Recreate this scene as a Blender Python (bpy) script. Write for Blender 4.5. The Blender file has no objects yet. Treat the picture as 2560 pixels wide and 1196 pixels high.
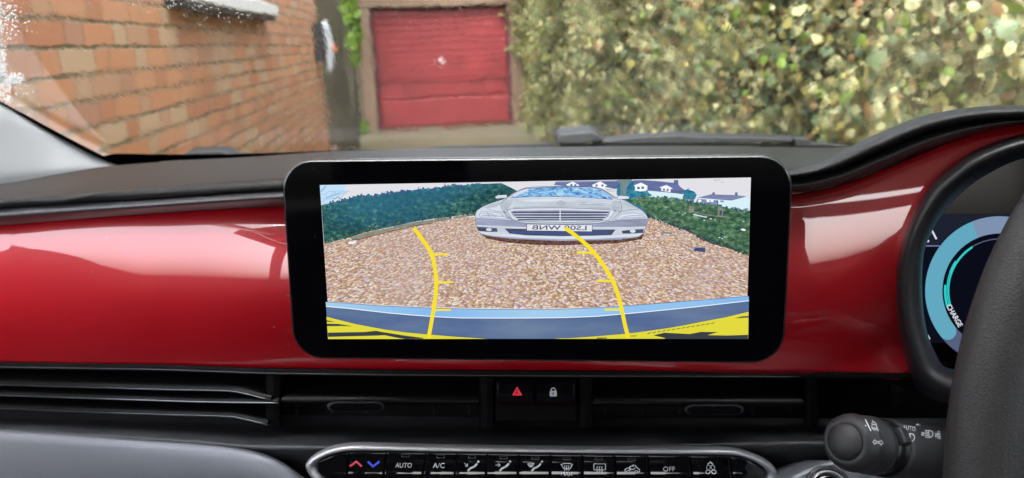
import bpy, bmesh, math, random
import numpy as np
from mathutils import Vector, Matrix
from mathutils.bvhtree import BVHTree
random.seed(7); rng = np.random.default_rng(11)
scene = bpy.context.scene
COL = scene.collection
R = math.radians

# ------------------------------------------------------------------ camera
PITCH, ROLL, FOC, CAMZ = 15.0, 2.2, 1849.0, 1.30
_p, _r = R(PITCH), R(ROLL)
FW = np.array([0, math.cos(_p), -math.sin(_p)])
_up = np.array([0, math.sin(_p), math.cos(_p)])
_rt = np.array([1.0, 0, 0])
RT = math.cos(_r) * _rt - math.sin(_r) * _up
UP = math.cos(_r) * _up + math.sin(_r) * _rt
CAM = np.array([0, 0, CAMZ])
cd = bpy.data.cameras.new('camera'); cam = bpy.data.objects.new('camera', cd); COL.objects.link(cam)
cd.sensor_width = 36; cd.lens = 36 * FOC / 2560; cd.clip_start = 0.02; cd.clip_end = 500
cd.dof.use_dof = True; cd.dof.focus_distance = 0.43; cd.dof.aperture_fstop = 11.0
m = Matrix(((RT[0], UP[0], -FW[0], 0), (RT[1], UP[1], -FW[1], 0), (RT[2], UP[2], -FW[2], CAMZ), (0, 0, 0, 1)))
cam.matrix_world = m
scene.camera = cam

# ------------------------------------------------------------------ light
EXP = 2.6
scene.view_settings.view_transform = 'Standard'; scene.view_settings.look = 'None'
scene.view_settings.exposure = EXP; scene.view_settings.gamma = 1
scene.view_settings.use_curve_mapping = False
SUN_EL, SUN_AZ = 58.0, 188.0
w = bpy.data.worlds.new('World'); scene.world = w; w.use_nodes = True
nt = w.node_tree; bg = nt.nodes['Background']
sky = nt.nodes.new('ShaderNodeTexSky'); sky.sky_type = 'NISHITA'; sky.sun_disc = False
sky.sun_elevation = R(SUN_EL); sky.sun_rotation = R(SUN_AZ); sky.dust_density = 6.0; sky.air_density = 1.0; sky.ozone_density = 0.6
hs = nt.nodes.new('ShaderNodeHueSaturation'); hs.inputs['Saturation'].default_value = 0.35
nt.links.new(sky.outputs[0], hs.inputs['Color']); nt.links.new(hs.outputs[0], bg.inputs['Color'])
bg.inputs['Strength'].default_value = 0.15
sl = bpy.data.lights.new('sun', 'SUN'); so = bpy.data.objects.new('sun', sl); COL.objects.link(so)
sl.energy = 0.7; sl.angle = R(60); sl.color = (1, 0.96, 0.9)
so.rotation_euler = (R(90 - SUN_EL), 0, R(180 - SUN_AZ))
scene.cycles.use_denoising = True
scene.cycles.max_bounces = 14; scene.cycles.transmission_bounces = 14; scene.cycles.glossy_bounces = 6
scene.cycles.diffuse_bounces = 5; scene.cycles.transparent_max_bounces = 12
scene.cycles.caustics_refractive = True; scene.cycles.caustics_reflective = True
scene.cycles.sample_clamp_indirect = 6.0

# ------------------------------------------------------------------ helpers
def ray(px, py):
    return FW + RT * ((px - 1280) / FOC) - UP * ((py - 598) / FOC)
def P(px, py, Y):
    r = ray(px, py); return CAM + r * (Y / r[1])
YAW = R(7.0)
gd = np.array([-math.sin(YAW), math.cos(YAW), 0]); gr = np.array([math.cos(YAW), math.sin(YAW), 0])
def G(u, v, z):
    return gr * u + gd * v + np.array([0, 0, z])
def Pv(px, py, v):
    r = ray(px, py); q = r * (v / (r @ gd)); return q @ gr, q[2] + CAMZ
def lin(c):
    c = c / 255.0
    return c / 12.92 if c <= 0.04045 else ((c + 0.055) / 1.055) ** 2.4
def rgb(r, g, b): return (lin(r), lin(g), lin(b), 1)

def hermite(tab):
    xs = np.array([t[0] for t in tab], float); ys = np.array([t[1:] for t in tab], float)
    h = np.diff(xs); d = np.diff(ys, axis=0) / h[:, None]
    ms = np.zeros_like(ys); ms[0] = d[0]; ms[-1] = d[-1]
    for i in range(1, len(xs) - 1):
        a, b = d[i - 1], d[i]
        ms[i] = np.where(a * b > 0, 2 * a * b / (a + b + 1e-12 * np.sign(a + b + 1e-30)), 0.0)
    def f(x):
        x = min(max(x, xs[0]), xs[-1]); i = min(int(np.searchsorted(xs, x, 'right')) - 1, len(xs) - 2); i = max(i, 0)
        t = (x - xs[i]) / h[i]
        v = (2*t**3-3*t**2+1)*ys[i]+(t**3-2*t**2+t)*h[i]*ms[i]+(-2*t**3+3*t**2)*ys[i+1]+(t**3-t**2)*h[i]*ms[i+1]
        return float(v[0]) if len(v) == 1 else v
    return f
def curve2(pts, n, closed=False):
    """Catmull-Rom through points (any dimension), n samples, spread by chord length."""
    p = np.array(pts, float)
    if closed: p = np.vstack([p[-1], p, p[0], p[1]])
    else: p = np.vstack([2*p[0]-p[1], p, 2*p[-1]-p[-2]])
    out = []
    segs = len(p) - 3
    for i in range(segs):
        a, b, c, d = p[i:i+4]
        for k in range(14):
            t = k / 14
            out.append(0.5*((2*b)+(-a+c)*t+(2*a-5*b+4*c-d)*t*t+(-a+3*b-3*c+d)*t**3))
    out.append(p[-2]); out = np.array(out)
    L = np.concatenate([[0], np.cumsum(np.linalg.norm(np.diff(out, axis=0), axis=1))])
    s = np.linspace(0, L[-1], n + (1 if closed else 0))
    q = np.array([[np.interp(x, L, out[:, k]) for k in range(out.shape[1])] for x in s])
    return q[:-1] if closed else q

def mesh(name, verts, faces, mats, parent=None, smooth=False, fm=None, bevel=0, solid=0, auto=None):
    me = bpy.data.meshes.new(name)
    me.from_pydata([tuple(map(float, v)) for v in verts], [], [tuple(int(i) for i in f) for f in faces])
    if not isinstance(mats, (list, tuple)): mats = [mats]
    for x in mats: me.materials.append(x)
    if fm is not None: me.polygons.foreach_set('material_index', fm)
    if smooth: me.polygons.foreach_set('use_smooth', [True] * len(me.polygons))
    me.update()
    o = bpy.data.objects.new(name, me); COL.objects.link(o)
    if parent is not None: o.parent = parent
    if solid:
        md = o.modifiers.new('solid', 'SOLIDIFY'); md.thickness = abs(solid); md.offset = -1 if solid > 0 else 1
    if bevel:
        md = o.modifiers.new('bevel', 'BEVEL'); md.width = bevel; md.segments = 2; md.limit_method = 'ANGLE'; md.angle_limit = R(35)
    return o
def grid(A):
    """A[nv][nu] of 3d points -> verts, faces"""
    A = np.array(A, float); nv, nu = A.shape[:2]
    V = A.reshape(-1, 3); F = []
    for j in range(nv - 1):
        for i in range(nu - 1):
            a = j*nu+i; F.append((a, a+nu, a+nu+1, a+1))
    return V, F
def loft(name, rails, nv, mat, parent=None, nu=None, smooth=True, solid=0):
    """rails: list of equally long lists of 3d points; smooth across the rails"""
    A = np.array(rails, float)
    cols = [curve2(A[:, i, :], nv) for i in range(A.shape[1])]
    B = np.array(cols).transpose(1, 0, 2)
    V, F = grid(B)
    return mesh(name, V, F, mat, parent, smooth, solid=solid)
class MB:
    def __init__(s): s.v = []; s.f = []; s.m = []
    def add(s, V, F, mi=0):
        b = len(s.v); s.v += [tuple(x) for x in V]; s.f += [tuple(i+b for i in f) for f in F]; s.m += [mi]*len(F); return s
    def box(s, c, d, mi=0, fr=None):
        fr = fr or (lambda x, y, z: np.array([x, y, z]))
        V = [fr(c[0]+sx*d[0]/2, c[1]+sy*d[1]/2, c[2]+sz*d[2]/2) for sx in (-1,1) for sy in (-1,1) for sz in (-1,1)]
        return s.add(V, [(0,1,3,2),(4,6,7,5),(0,4,5,1),(2,3,7,6),(0,2,6,4),(1,5,7,3)], mi)
    def box2(s, a, b, mi=0, fr=None):
        return s.box([(a[i]+b[i])/2 for i in range(3)], [abs(b[i]-a[i]) for i in range(3)], mi, fr)
    def tube(s, pts, rad, n=8, mi=0, cap=True):
        pts = np.array(pts, float); N = len(pts)
        rad = [rad]*N if np.isscalar(rad) else rad
        V = []; prev = None
        for i in range(N):
            t = pts[min(i+1,N-1)] - pts[max(i-1,0)]; t /= np.linalg.norm(t)+1e-12
            if prev is None:
                a = np.array([0,0,1.0]) if abs(t[2]) < .9 else np.array([1.0,0,0])
            else: a = prev
            x = a - t*(a@t); x /= np.linalg.norm(x); y = np.cross(t, x); prev = x
            for k in range(n):
                g = 2*math.pi*k/n; V.append(pts[i]+rad[i]*(x*math.cos(g)+y*math.sin(g)))
        F = [(i*n+k, i*n+(k+1)%n, (i+1)*n+(k+1)%n, (i+1)*n+k) for i in range(N-1) for k in range(n)]
        if cap: F += [tuple(range(n-1,-1,-1)), tuple((N-1)*n+k for k in range(n))]
        return s.add(V, F, mi)
    def build(s, name, mats, parent=None, **k): return mesh(name, s.v, s.f, mats, parent, fm=s.m, **k)

def empty(name, label, cat, loc=(0,0,0), group=None):
    o = bpy.data.objects.new(name, None); o.empty_display_size = .05; COL.objects.link(o)
    o.location = tuple(loc); tag(o, label, cat, group); return o
def tag(o, label, cat=None, group=None, kind=None):
    if label: o['label'] = label
    if cat: o['category'] = cat
    if group: o['group'] = group
    if kind: o['kind'] = kind
    return o
def adopt(parent):
    """children were built in world coordinates; keep them there under an Empty that has its own place"""
    bpy.context.view_layer.update()
    inv = parent.matrix_world.inverted()
    for ch in parent.children: ch.matrix_parent_inverse = inv

# ------------------------------------------------------------------ materials
class NT:
    def __init__(s, name):
        s.mat = bpy.data.materials.new(name); s.mat.use_nodes = True; s.t = s.mat.node_tree
        s.b = s.t.nodes['Principled BSDF']; s.out = s.t.nodes['Material Output']
    def n(s, typ, **kw):
        x = s.t.nodes.new('ShaderNode' + typ)
        for k, v in kw.items(): setattr(x, k, v)
        return x
    def l(s, a, b): s.t.links.new(a, b)
    def math(s, op, a, b=None, c=None):
        x = s.n('Math', operation=op)
        for i, v in enumerate((a, b, c)):
            if v is None: continue
            if hasattr(v, 'is_output'): s.l(v, x.inputs[i])
            else: x.inputs[i].default_value = v
        return x.outputs[0]
    def mix(s, fac, a, b, blend='MIX'):
        x = s.n('Mix', data_type='RGBA', blend_type=blend)
        for sock, v in ((x.inputs[0], fac), (x.inputs[6], a), (x.inputs[7], b)):
            if hasattr(v, 'is_output'): s.l(v, sock)
            else: sock.default_value = v
        return x.outputs[2]
    def ramp(s, fac, stops, interp='LINEAR'):
        x = s.n('ValToRGB'); cr = x.color_ramp; cr.interpolation = interp
        while len(cr.elements) < len(stops): cr.elements.new(0.5)
        for e, (p, c) in zip(cr.elements, stops): e.position = p; e.color = c
        s.l(fac, x.inputs[0]); return x.outputs[0]
    def coord(s, kind='Object', scale=None):
        x = s.n('TexCoord').outputs[kind]
        if scale is None: return x
        mp = s.n('Mapping'); mp.inputs['Scale'].default_value = scale; s.l(x, mp.inputs[0]); return mp.outputs[0]
    def noise(s, vec, scale, detail=3, rough=.5, dist=0):
        x = s.n('TexNoise'); x.inputs['Scale'].default_value = scale; x.inputs['Detail'].default_value = detail
        x.inputs['Roughness'].default_value = rough; x.inputs['Distortion'].default_value = dist
        s.l(vec, x.inputs['Vector']); return x
    def bump(s, h, strength, dist):
        x = s.n('Bump'); x.inputs['Strength'].default_value = strength; x.inputs['Distance'].default_value = dist
        s.l(h, x.inputs['Height']); return x.outputs[0]
def pbr(name, c, rough=.5, metal=0, coat=0, coat_rough=.03, spec=.5, bump=None, var=None):
    N = NT(name); b = N.b
    b.inputs['Base Color'].default_value = (*c[:3], 1); b.inputs['Roughness'].default_value = rough
    b.inputs['Metallic'].default_value = metal; b.inputs['Coat Weight'].default_value = coat
    b.inputs['Coat Roughness'].default_value = coat_rough; b.inputs['Specular IOR Level'].default_value = spec
    co = N.coord()
    if bump:
        nz = N.noise(co, bump[0], bump[3] if len(bump) > 3 else 2)
        N.l(N.bump(nz.outputs[0], bump[1], bump[2]), b.inputs['Normal'])
    if var:   # dust / wear: slow tone change and specks
        nz = N.noise(co, var[0], 4)
        d = tuple(x*(1-var[1]) for x in c[:3]) + (1,); u = tuple(min(1, x*(1+var[1])) for x in c[:3]) + (1,)
        N.l(N.ramp(nz.outputs[0], [(.35, d), (.65, u)]), b.inputs['Base Color'])
        r2 = N.noise(co, var[0]*2.3, 3)
        N.l(N.math('MULTIPLY_ADD', r2.outputs[0], .2, rough-.1), b.inputs['Roughness'])
    return N.mat
def emit(name, c, k=1.0):
    N = NT(name); e = N.n('Emission'); e.inputs[0].default_value = (*c[:3], 1); e.inputs[1].default_value = k / 2**EXP
    N.l(e.outputs[0], N.out.inputs[0]); return N.mat
def emit_nodes(name, fn, k=1.0):
    N = NT(name); e = N.n('Emission'); N.l(fn(N), e.inputs[0]); e.inputs[1].default_value = k / 2**EXP
    N.l(e.outputs[0], N.out.inputs[0]); return N.mat

def leather_mat(name, c, rough, scale=900, strength=.5):
    N = NT(name); b = N.b; co = N.coord()
    v = N.n('TexVoronoi'); v.feature = 'SMOOTH_F1'; v.inputs['Scale'].default_value = scale; N.l(co, v.inputs['Vector'])
    nz = N.noise(co, scale*.6, 2)
    h = N.math('ADD', v.outputs['Distance'], nz.outputs[0])
    N.l(N.bump(h, strength, .0004), b.inputs['Normal'])
    dn = N.noise(co, 9, 5, .6)
    N.l(N.ramp(dn.outputs[0], [(.3, tuple(x*.85 for x in c[:3])+(1,)), (.7, tuple(x*1.15 for x in c[:3])+(1,))]), b.inputs['Base Color'])
    b.inputs['Roughness'].default_value = rough; b.inputs['Specular IOR Level'].default_value = .4
    return N.mat
M = {}
M['pad'] = leather_mat('soft dashboard skin', (.0085, .008, .0085), .50)
M['cowl'] = leather_mat('cowl skin', (.022, .021, .0225), .50)
M['trim'] = pbr('satin trim', (.045, .046, .053), .38, bump=(2500, .15, .0002))
M['trim_dark'] = pbr('dark trim', (.022, .022, .025), .42, bump=(2500, .15, .0002))
def red_mat():
    N = NT('red lacquer'); b = N.b; co = N.coord()
    b.inputs['Base Color'].default_value = (.42, .003, .011, 1); b.inputs['Roughness'].default_value = .36
    b.inputs['Metallic'].default_value = .15
    b.inputs['Coat Weight'].default_value = 1; b.inputs['Coat IOR'].default_value = 1.9
    nz = N.noise(co, 300, 5, .75)   # dust on the lacquer
    N.l(N.ramp(nz.outputs[0], [(.45, (.004,)*3+(1,)), (.75, (.035,)*3+(1,))]), b.inputs['Coat Roughness'])
    v = N.n('TexVoronoi'); v.inputs['Scale'].default_value = 160; v.inputs['Randomness'].default_value = 1; N.l(co, v.inputs['Vector'])
    pick = N.math('GREATER_THAN', N.math('FRACT', N.math('MULTIPLY', v.outputs['Color'], 7.31)), .93)
    sp = N.math('MULTIPLY', N.math('LESS_THAN', v.outputs['Distance'], .09), pick)
    N.l(N.mix(sp, (.42, .003, .011, 1), (.35, .2, .2, 1)), b.inputs['Base Color'])
    return N.mat
M['red'] = red_mat()
M['black_gloss'] = pbr('black glass', (.0016, .0016, .0026), .06, spec=.05)
M['black_satin'] = pbr('black satin', (.007, .007, .008), .35)
M['black_matt'] = pbr('black matt', (.0035, .0035, .004), .6, spec=.08)
M['slat'] = pbr('slat black', (.004, .004, .0045), .4, spec=.12)
M['piano'] = pbr('piano black', (.003, .003, .004), .05, coat=1, spec=.5, var=None)
M['silver'] = pbr('satin silver', (.46, .47, .50), .42, .7, bump=(1800, .08, .0002))
M['chrome'] = pbr('chrome strip', (.30, .31, .34), .3, 1)
def speckle_mat():
    N = NT('grey speckled panel'); b = N.b; co = N.coord()
    nz = N.noise(co, 1900, 3, .7); n2 = N.noise(co, 12, 3)
    c1 = N.ramp(nz.outputs[0], [(.3, (.13, .142, .17, 1)), (.7, (.235, .25, .29, 1))])
    N.l(N.mix(n2.outputs[0], c1, (.17, .18, .208, 1)), b.inputs['Base Color'])
    b.inputs['Metallic'].default_value = .35; b.inputs['Roughness'].default_value = .5
    N.l(N.bump(nz.outputs[0], .25, .0003), b.inputs['Normal']); return N.mat
M['speckle'] = speckle_mat()
M['grain'] = pbr('grained plastic', (.021, .021, .0235), .5, bump=(2200, .35, .0004), var=(25, .15))
M['lower'] = pbr('lower dash plastic', (.04, .041, .047), .45, bump=(2600, .25, .0003), var=(18, .15))
M['wheel'] = leather_mat('wheel leather', (.022, .0215, .022), .55, 1300, .6)
M['pillar'] = pbr('pale pillar fabric', (.66, .675, .70), .8, bump=(1500, .15, .0005))
M['liner'] = pbr('roof lining', (.13, .132, .136), .9)
M['seat'] = pbr('seat fabric', (.05, .05, .052), .85)
M['door_in'] = pbr('door card', (.03, .03, .032), .6)
M['white_print'] = pbr('white print', (.62, .64, .68), .6)
M['led'] = pbr('led window', (.02, .02, .022), .2)
M['red_print'] = emit('red lit print', rgb(225, 55, 75))
M['blue_print'] = pbr('blue print', (.06, .1, .85), .5)
M['redc_print'] = pbr('red print', (.75, .06, .12), .5)

# ================================================================== OUTDOORS
# --- ground
def ground_mat():
    N = NT('mossy concrete'); b = N.b; co = N.coord()
    n1 = N.noise(co, .9, 6, .65); n2 = N.noise(co, 14, 5, .6); n3 = N.noise(co, 90, 3)
    c = N.ramp(n1.outputs[0], [(.35, (.075, .072, .034, 1)), (.6, (.125, .11, .068, 1)), (.75, (.16, .142, .10, 1))])
    c = N.mix(N.math('MULTIPLY', n2.outputs[0], .5), c, (.10, .09, .05, 1))
    N.l(c, b.inputs['Base Color']); b.inputs['Roughness'].default_value = .55
    N.l(N.bump(N.math('ADD', n2.outputs[0], n3.outputs[0]), .4, .01), b.inputs['Normal']); return N.mat
g = mesh('driveway', [(-60,-60,0),(60,-60,0),(60,90,0),(-60,90,0)], [(0,1,2,3)], ground_mat())
tag(g, 'damp mossy concrete driveway in front of the garage', kind='structure')

# --- brick house wall on the left, plane u = WU
WU, V1 = -1.05, 9.15
def brick_mat():
    N = NT('old brick'); b = N.b; co = N.coord()
    wob = N.noise(co, 5, 3); wob2 = N.noise(co, 23, 3)
    sx = N.n('SeparateXYZ'); N.l(co, sx.inputs[0])
    H, PER, S = .0843, .38, .2533
    z = N.math('ADD', sx.outputs[2], N.math('MULTIPLY_ADD', wob.outputs[0], .012, -.006))
    z = N.math('ADD', z, N.math('MULTIPLY_ADD', wob2.outputs[0], .008, -.004))
    zr = N.math('DIVIDE', N.math('ADD', z, -1.333+.0843*40), H); row = N.math('FLOOR', zr); zf = N.math('FRACT', zr)
    x = N.math('ADD', sx.outputs[0], N.math('MULTIPLY_ADD', wob2.outputs[0], .012, -.006))
    rw = N.n('TexWhiteNoise', noise_dimensions='1D'); N.l(row, rw.inputs['W'])
    off = N.math('MULTIPLY_ADD', N.math('MODULO', row, 2.0), .5, N.math('MULTIPLY', rw.outputs['Value'], .12))
    u = N.math('ADD', N.math('DIVIDE', x, PER), off)
    fi = N.math('FLOOR', u); f = N.math('FRACT', u)
    hd = N.math('GREATER_THAN', f, .667)
    e1 = N.math('MULTIPLY', f, PER)
    a1 = N.math('MINIMUM', e1, N.math('ABSOLUTE', N.math('SUBTRACT', e1, S)))
    a1 = N.math('MINIMUM', a1, N.math('SUBTRACT', PER, e1))
    zz = N.math('MULTIPLY', N.math('MINIMUM', zf, N.math('SUBTRACT', 1.0, zf)), H)
    edge = N.math('MINIMUM', N.math('MULTIPLY', a1, 2.6), zz)
    idv = N.n('CombineXYZ'); N.l(N.math('MULTIPLY_ADD', fi, 2.0, hd), idv.inputs[0]); N.l(row, idv.inputs[1])
    wn = N.n('TexWhiteNoise', noise_dimensions='2D'); N.l(idv.outputs[0], wn.inputs['Vector'])
    c = N.ramp(wn.outputs['Value'], [(0, (0.547,0.162,0.056,1)), (.2, (0.676,0.249,0.093,1)), (.34, (0.598,0.299,0.161,1)), (.5, (0.716,0.292,0.123,1)),
        (.62, (0.610,0.374,0.222,1)), (.74, (0.520,0.212,0.123,1)), (.84, (0.651,0.435,0.260,1)), (.93, (0.728,0.311,0.148,1))], 'CONSTANT')
    n1 = N.noise(co, 14, 6, .7); n2 = N.noise(co, 120, 4, .7)
    c = N.mix(N.math('MULTIPLY_ADD', n1.outputs[0], .9, -.2), c, (0.464,0.295,0.181,1))
    c = N.mix(N.math('MULTIPLY_ADD', n2.outputs[0], .55, -.1), c, (0.348,0.142,0.075,1))
    c = N.mix(.10, c, (.50, .36, .25, 1))
    mort = N.math('LESS_THAN', N.math('ADD', edge, N.math('MULTIPLY_ADD', n2.outputs[0], .006, -.003)), .0052)
    soft = N.n('MapRange'); soft.inputs[1].default_value = .0035; soft.inputs[2].default_value = .0085; N.l(N.math('ADD', edge, N.math('MULTIPLY_ADD', n2.outputs[0], .006, -.003)), soft.inputs[0])
    mc = N.ramp(n1.outputs[0], [(.4, (.12,.11,.05,1)), (.6, (.26,.20,.11,1))])
    c = N.mix(soft.outputs[0], mc, c)
    N.l(c, b.inputs['Base Color']); b.inputs['Roughness'].default_value = .7
    hgt = N.math('MULTIPLY_ADD', n2.outputs[0], .25, soft.outputs[0])
    N.l(N.bump(hgt, .7, .01), b.inputs['Normal']); return N.mat
house = empty('brick_house', 'old orange brick house wall running beside the driveway', 'house', G(WU, 0, 0))
house.rotation_euler = (0, 0, R(90) + YAW)
M['brick'] = brick_mat()
def wall_local(boxes, name, mat, parent, **k):   # local x along the wall, y into the house, z up
    mb = MB()
    for a, bb in boxes: mb.box2(a, bb)
    return mb.build(name, mat, parent, **k)
SV0, SV1, SZ = 3.6, 5.85, 1.535
T = .3
wall_local([((1.55, 0, -.2), (SV0, T, 5)), ((SV1, 0, -.2), (V1, T, 5)), ((SV0, 0, -.2), (SV1, T, SZ)), ((SV0, 0, 2.85), (SV1, T, 5))], 'wall', M['brick'], house)
M['white_paint'] = pbr('white paint', (.8, .8, .8), .5)
M['bracket_shade_dark'] = pbr('dark bracket and sill shade', (.02, .02, .022), .5)
M['pane'] = pbr('window glass', (.02, .025, .03), .05)
win = wall_local([((SV0, .10, SZ), (SV0+.07, .17, 2.85)), ((SV1-.07, .10, SZ), (SV1, .17, 2.85)), ((SV0+.07, .10, 2.78), (SV1-.07, .17, 2.85)), ((SV0+.07, .10, SZ), (SV1-.07, .17, SZ+.07)),
                  ((4.69, .10, SZ+.07), (4.76, .17, 2.78))], 'window', M['white_paint'], house)
wall_local([((SV0-.06, -.10, SZ+.002), (SV1+.04, .098, SZ+.085))], 'sill', M['white_paint'], win, bevel=.008)
wall_local([((SV0-.04, -.085, SZ-.032), (SV1+.02, -.002, SZ))], 'sill_shade_strip', M['bracket_shade_dark'], win)  # dark strip standing in for the shadow under the sill
wall_local([((SV0+.07, .13, SZ+.07), (4.69, .136, 2.78)), ((4.76, .13, SZ+.07), (SV1-.07, .136, 2.78))], 'pane', M['pane'], win)

# --- white wall box near the far corner
wb = empty('wall_lantern', 'white oval wall light on black bracket at the far end of the brick wall', 'wall light', G(WU, 8.6, 1.2))
mb = MB(); 
zc = 1.36
mb.box((WU+.05, 8.72, zc), (.096, .26, .42), 0, lambda u, v, z: G(u, v, z))
o = mb.build('bracket', M['bracket_shade_dark'], wb, bevel=.01)
mb = MB(); pts = [G(WU+.13+.03*math.sin(t*math.pi), 8.66, zc+.235-.56*t) for t in np.linspace(0, 1, 12)]
mb.tube(pts, [.032+.014*math.sin(t*math.pi) for t in np.linspace(0, 1, 12)], 14)
mb.build('cover', pbr('pale grey cover', (.42, .45, .50), .45), wb, smooth=True)
mb = MB(); mb.tube([G(WU+.2, 8.6, zc-.03), G(WU+.225, 8.58, zc-.07), G(WU+.222, 8.57, zc-.12)], [.012, .022, .012], 10)
mb.build('reflector', pbr('orange plastic', (.7, .16, .02), .4), wb, smooth=True)
adopt(wb)

# --- garage
GV = 12.0
gar = empty('garage', 'brick garage with a red ribbed up-and-over door at the end of the drive', 'garage', G(.47, GV, 0))
def pier_mat():
    N = NT('weathered render'); b = N.b; co = N.coord()
    n1 = N.noise(co, 3, 6, .7); n2 = N.noise(co, 40, 4)
    c = N.ramp(n1.outputs[0], [(.35, (.125, .075, .046, 1)), (.55, (.16, .11, .075, 1)), (.7, (.085, .072, .038, 1))])
    N.l(N.mix(N.math('MULTIPLY', n2.outputs[0], .5), c, (.2, .13, .09, 1)), b.inputs['Base Color'])
    b.inputs['Roughness'].default_value = .85; N.l(N.bump(n2.outputs[0], .5, .01), b.inputs['Normal']); return N.mat
M['pier'] = pier_mat()
UL, UR, ZT = -.535, 1.50, 1.835
mb = MB(); mb.box2((UL-.30, GV-.12, -.1), (UL-.05, GV+.25, 1.86), 0, G); mb.build('pier', M['pier'], gar, bevel=.01)
mb = MB(); mb.box2((UR+.05, GV-.12, -.1), (UR+.26, GV+.25, 1.86), 0, G); mb.build('pier', M['pier'], gar, bevel=.01)
mb = MB(); mb.box2((UL-.30, GV-.125, 1.86), (UR+.26, GV+.25, 2.35), 0, G); mb.build('lintel', M['pier'], gar, bevel=.01)
mb = MB(); mb.box2((UL-.3, GV+.25, -.1), (UL-.1, GV+5, 2.3), 0, G); mb.box2((UR+.06, GV+.25, -.1), (UR+.26, GV+5, 2.3), 0, G); mb.box2((UL-.3, GV+5, -.1), (UR+.26, GV+5.2, 2.3), 0, G)
mb.build('side_wall', M['pier'], gar)
mb = MB(); mb.box2((UL-.4, GV-.2, 2.354), (UR+.36, GV+5.3, 2.47), 0, G); mb.build('roof', pbr('felt roof', (.04, .04, .04), .9), gar)
M['door_red'] = pbr('red door paint', (.20, .017, .021), .5, var=(2.5, .12), bump=(30, .2, .002))
M['door_dark'] = pbr('maroon frame paint', (.085, .014, .022), .55, var=(3, .15))
mb = MB(); mb.box2((UL-.05, GV-.02, 0), (UL, GV+.1, ZT+.07), 0, G); mb.box2((UR, GV-.02, 0), (UR+.05, GV+.1, ZT+.07), 0, G); mb.box2((UL, GV-.02, ZT), (UR, GV+.1, ZT+.07), 0, G)
mb.build('door_frame', M['door_dark'], gar, bevel=.006)
# ribbed door: horizontal ribs, one row of small pressed panels, plain lower panel
zs = [(.0, .03), (.46, .03)]
V = []; prof = []
def rib(z0, z1, n, d):
    for k in range(n):
        a = z0+(z1-z0)*k/n; bb = z0+(z1-z0)*(k+1)/n; e = (bb-a)
        prof.extend([(a, 0), (a+e*.12, d), (a+e*.88, d), (a+e*.999, 0)])
prof += [(.02, 0), (.06, .012), (.44, .012), (.47, -.02), (.48, -.02)]
prof += [(.50, 0), (.72, 0), (.735, .03), (.755, .03), (.77, 0)]
rib(.79, ZT-.02, 10, .016)
us = np.linspace(UL+.004, UR-.004, 26)
A = [[G(uu, GV+.04-d, z) for uu in us] for z, d in prof]
Vv, Ff = grid(A); door = mesh('door', Vv, Ff, M['door_red'], gar, solid=.01)
mb = MB()
for k in range(5):
    a = UL+.06+k*.395; mb.box2((a, GV+.022, .515), (a+.33, GV+.039, .705), 0, G)
o = mb.build('pressed_panel', M['door_red'], door, bevel=.006)
hb = MB(); hb.box((.47, GV+.008, 1.05), (.07, .03, .045), 0, G); hb.tube([G(.47, GV-.008, 1.06), G(.475, GV-.04, 1.05), G(.48, GV-.045, .98)], .013, 8)
hb.build('handle', pbr('white handle', (.8, .8, .82), .35), door, bevel=.004)
adopt(gar)

# --- mossy tree, green bush and low mossy wall left of the garage
def moss_mat():
    N = NT('mossy bark'); b = N.b; co = N.coord()
    n1 = N.noise(co, 4, 6, .7); n2 = N.noise(N.coord('Object', (1, 1, .25)), 30, 5, .7)
    c = N.ramp(n1.outputs[0], [(.3, (.028, .024, .013, 1)), (.5, (.058, .05, .03, 1)), (.68, (.042, .053, .02, 1))])
    N.l(N.mix(N.math('MULTIPLY', n2.outputs[0], .7), c, (.045, .037, .022, 1)), b.inputs['Base Color'])
    b.inputs['Roughness'].default_value = .9; N.l(N.bump(n2.outputs[0], .8, .03), b.inputs['Normal']); return N.mat
M['moss'] = moss_mat()
tree = empty('mossy_tree', 'grey mossy tree trunk between the brick wall corner and the garage', 'tree', G(-1.05, 9.9, 0))
mb = MB(); zz = np.linspace(0, 4.2, 24)
pts = [G(-1.03+.03*math.sin(z*2.1)+.02*math.sin(z*5), 9.75+.03*math.cos(z*1.7), z) for z in zz]
mb.tube(pts, [.19+.11*math.exp(-z*3)+.015*math.sin(z*9) for z in zz], 16); mb.build('trunk', M['moss'], tree, smooth=True)
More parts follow.
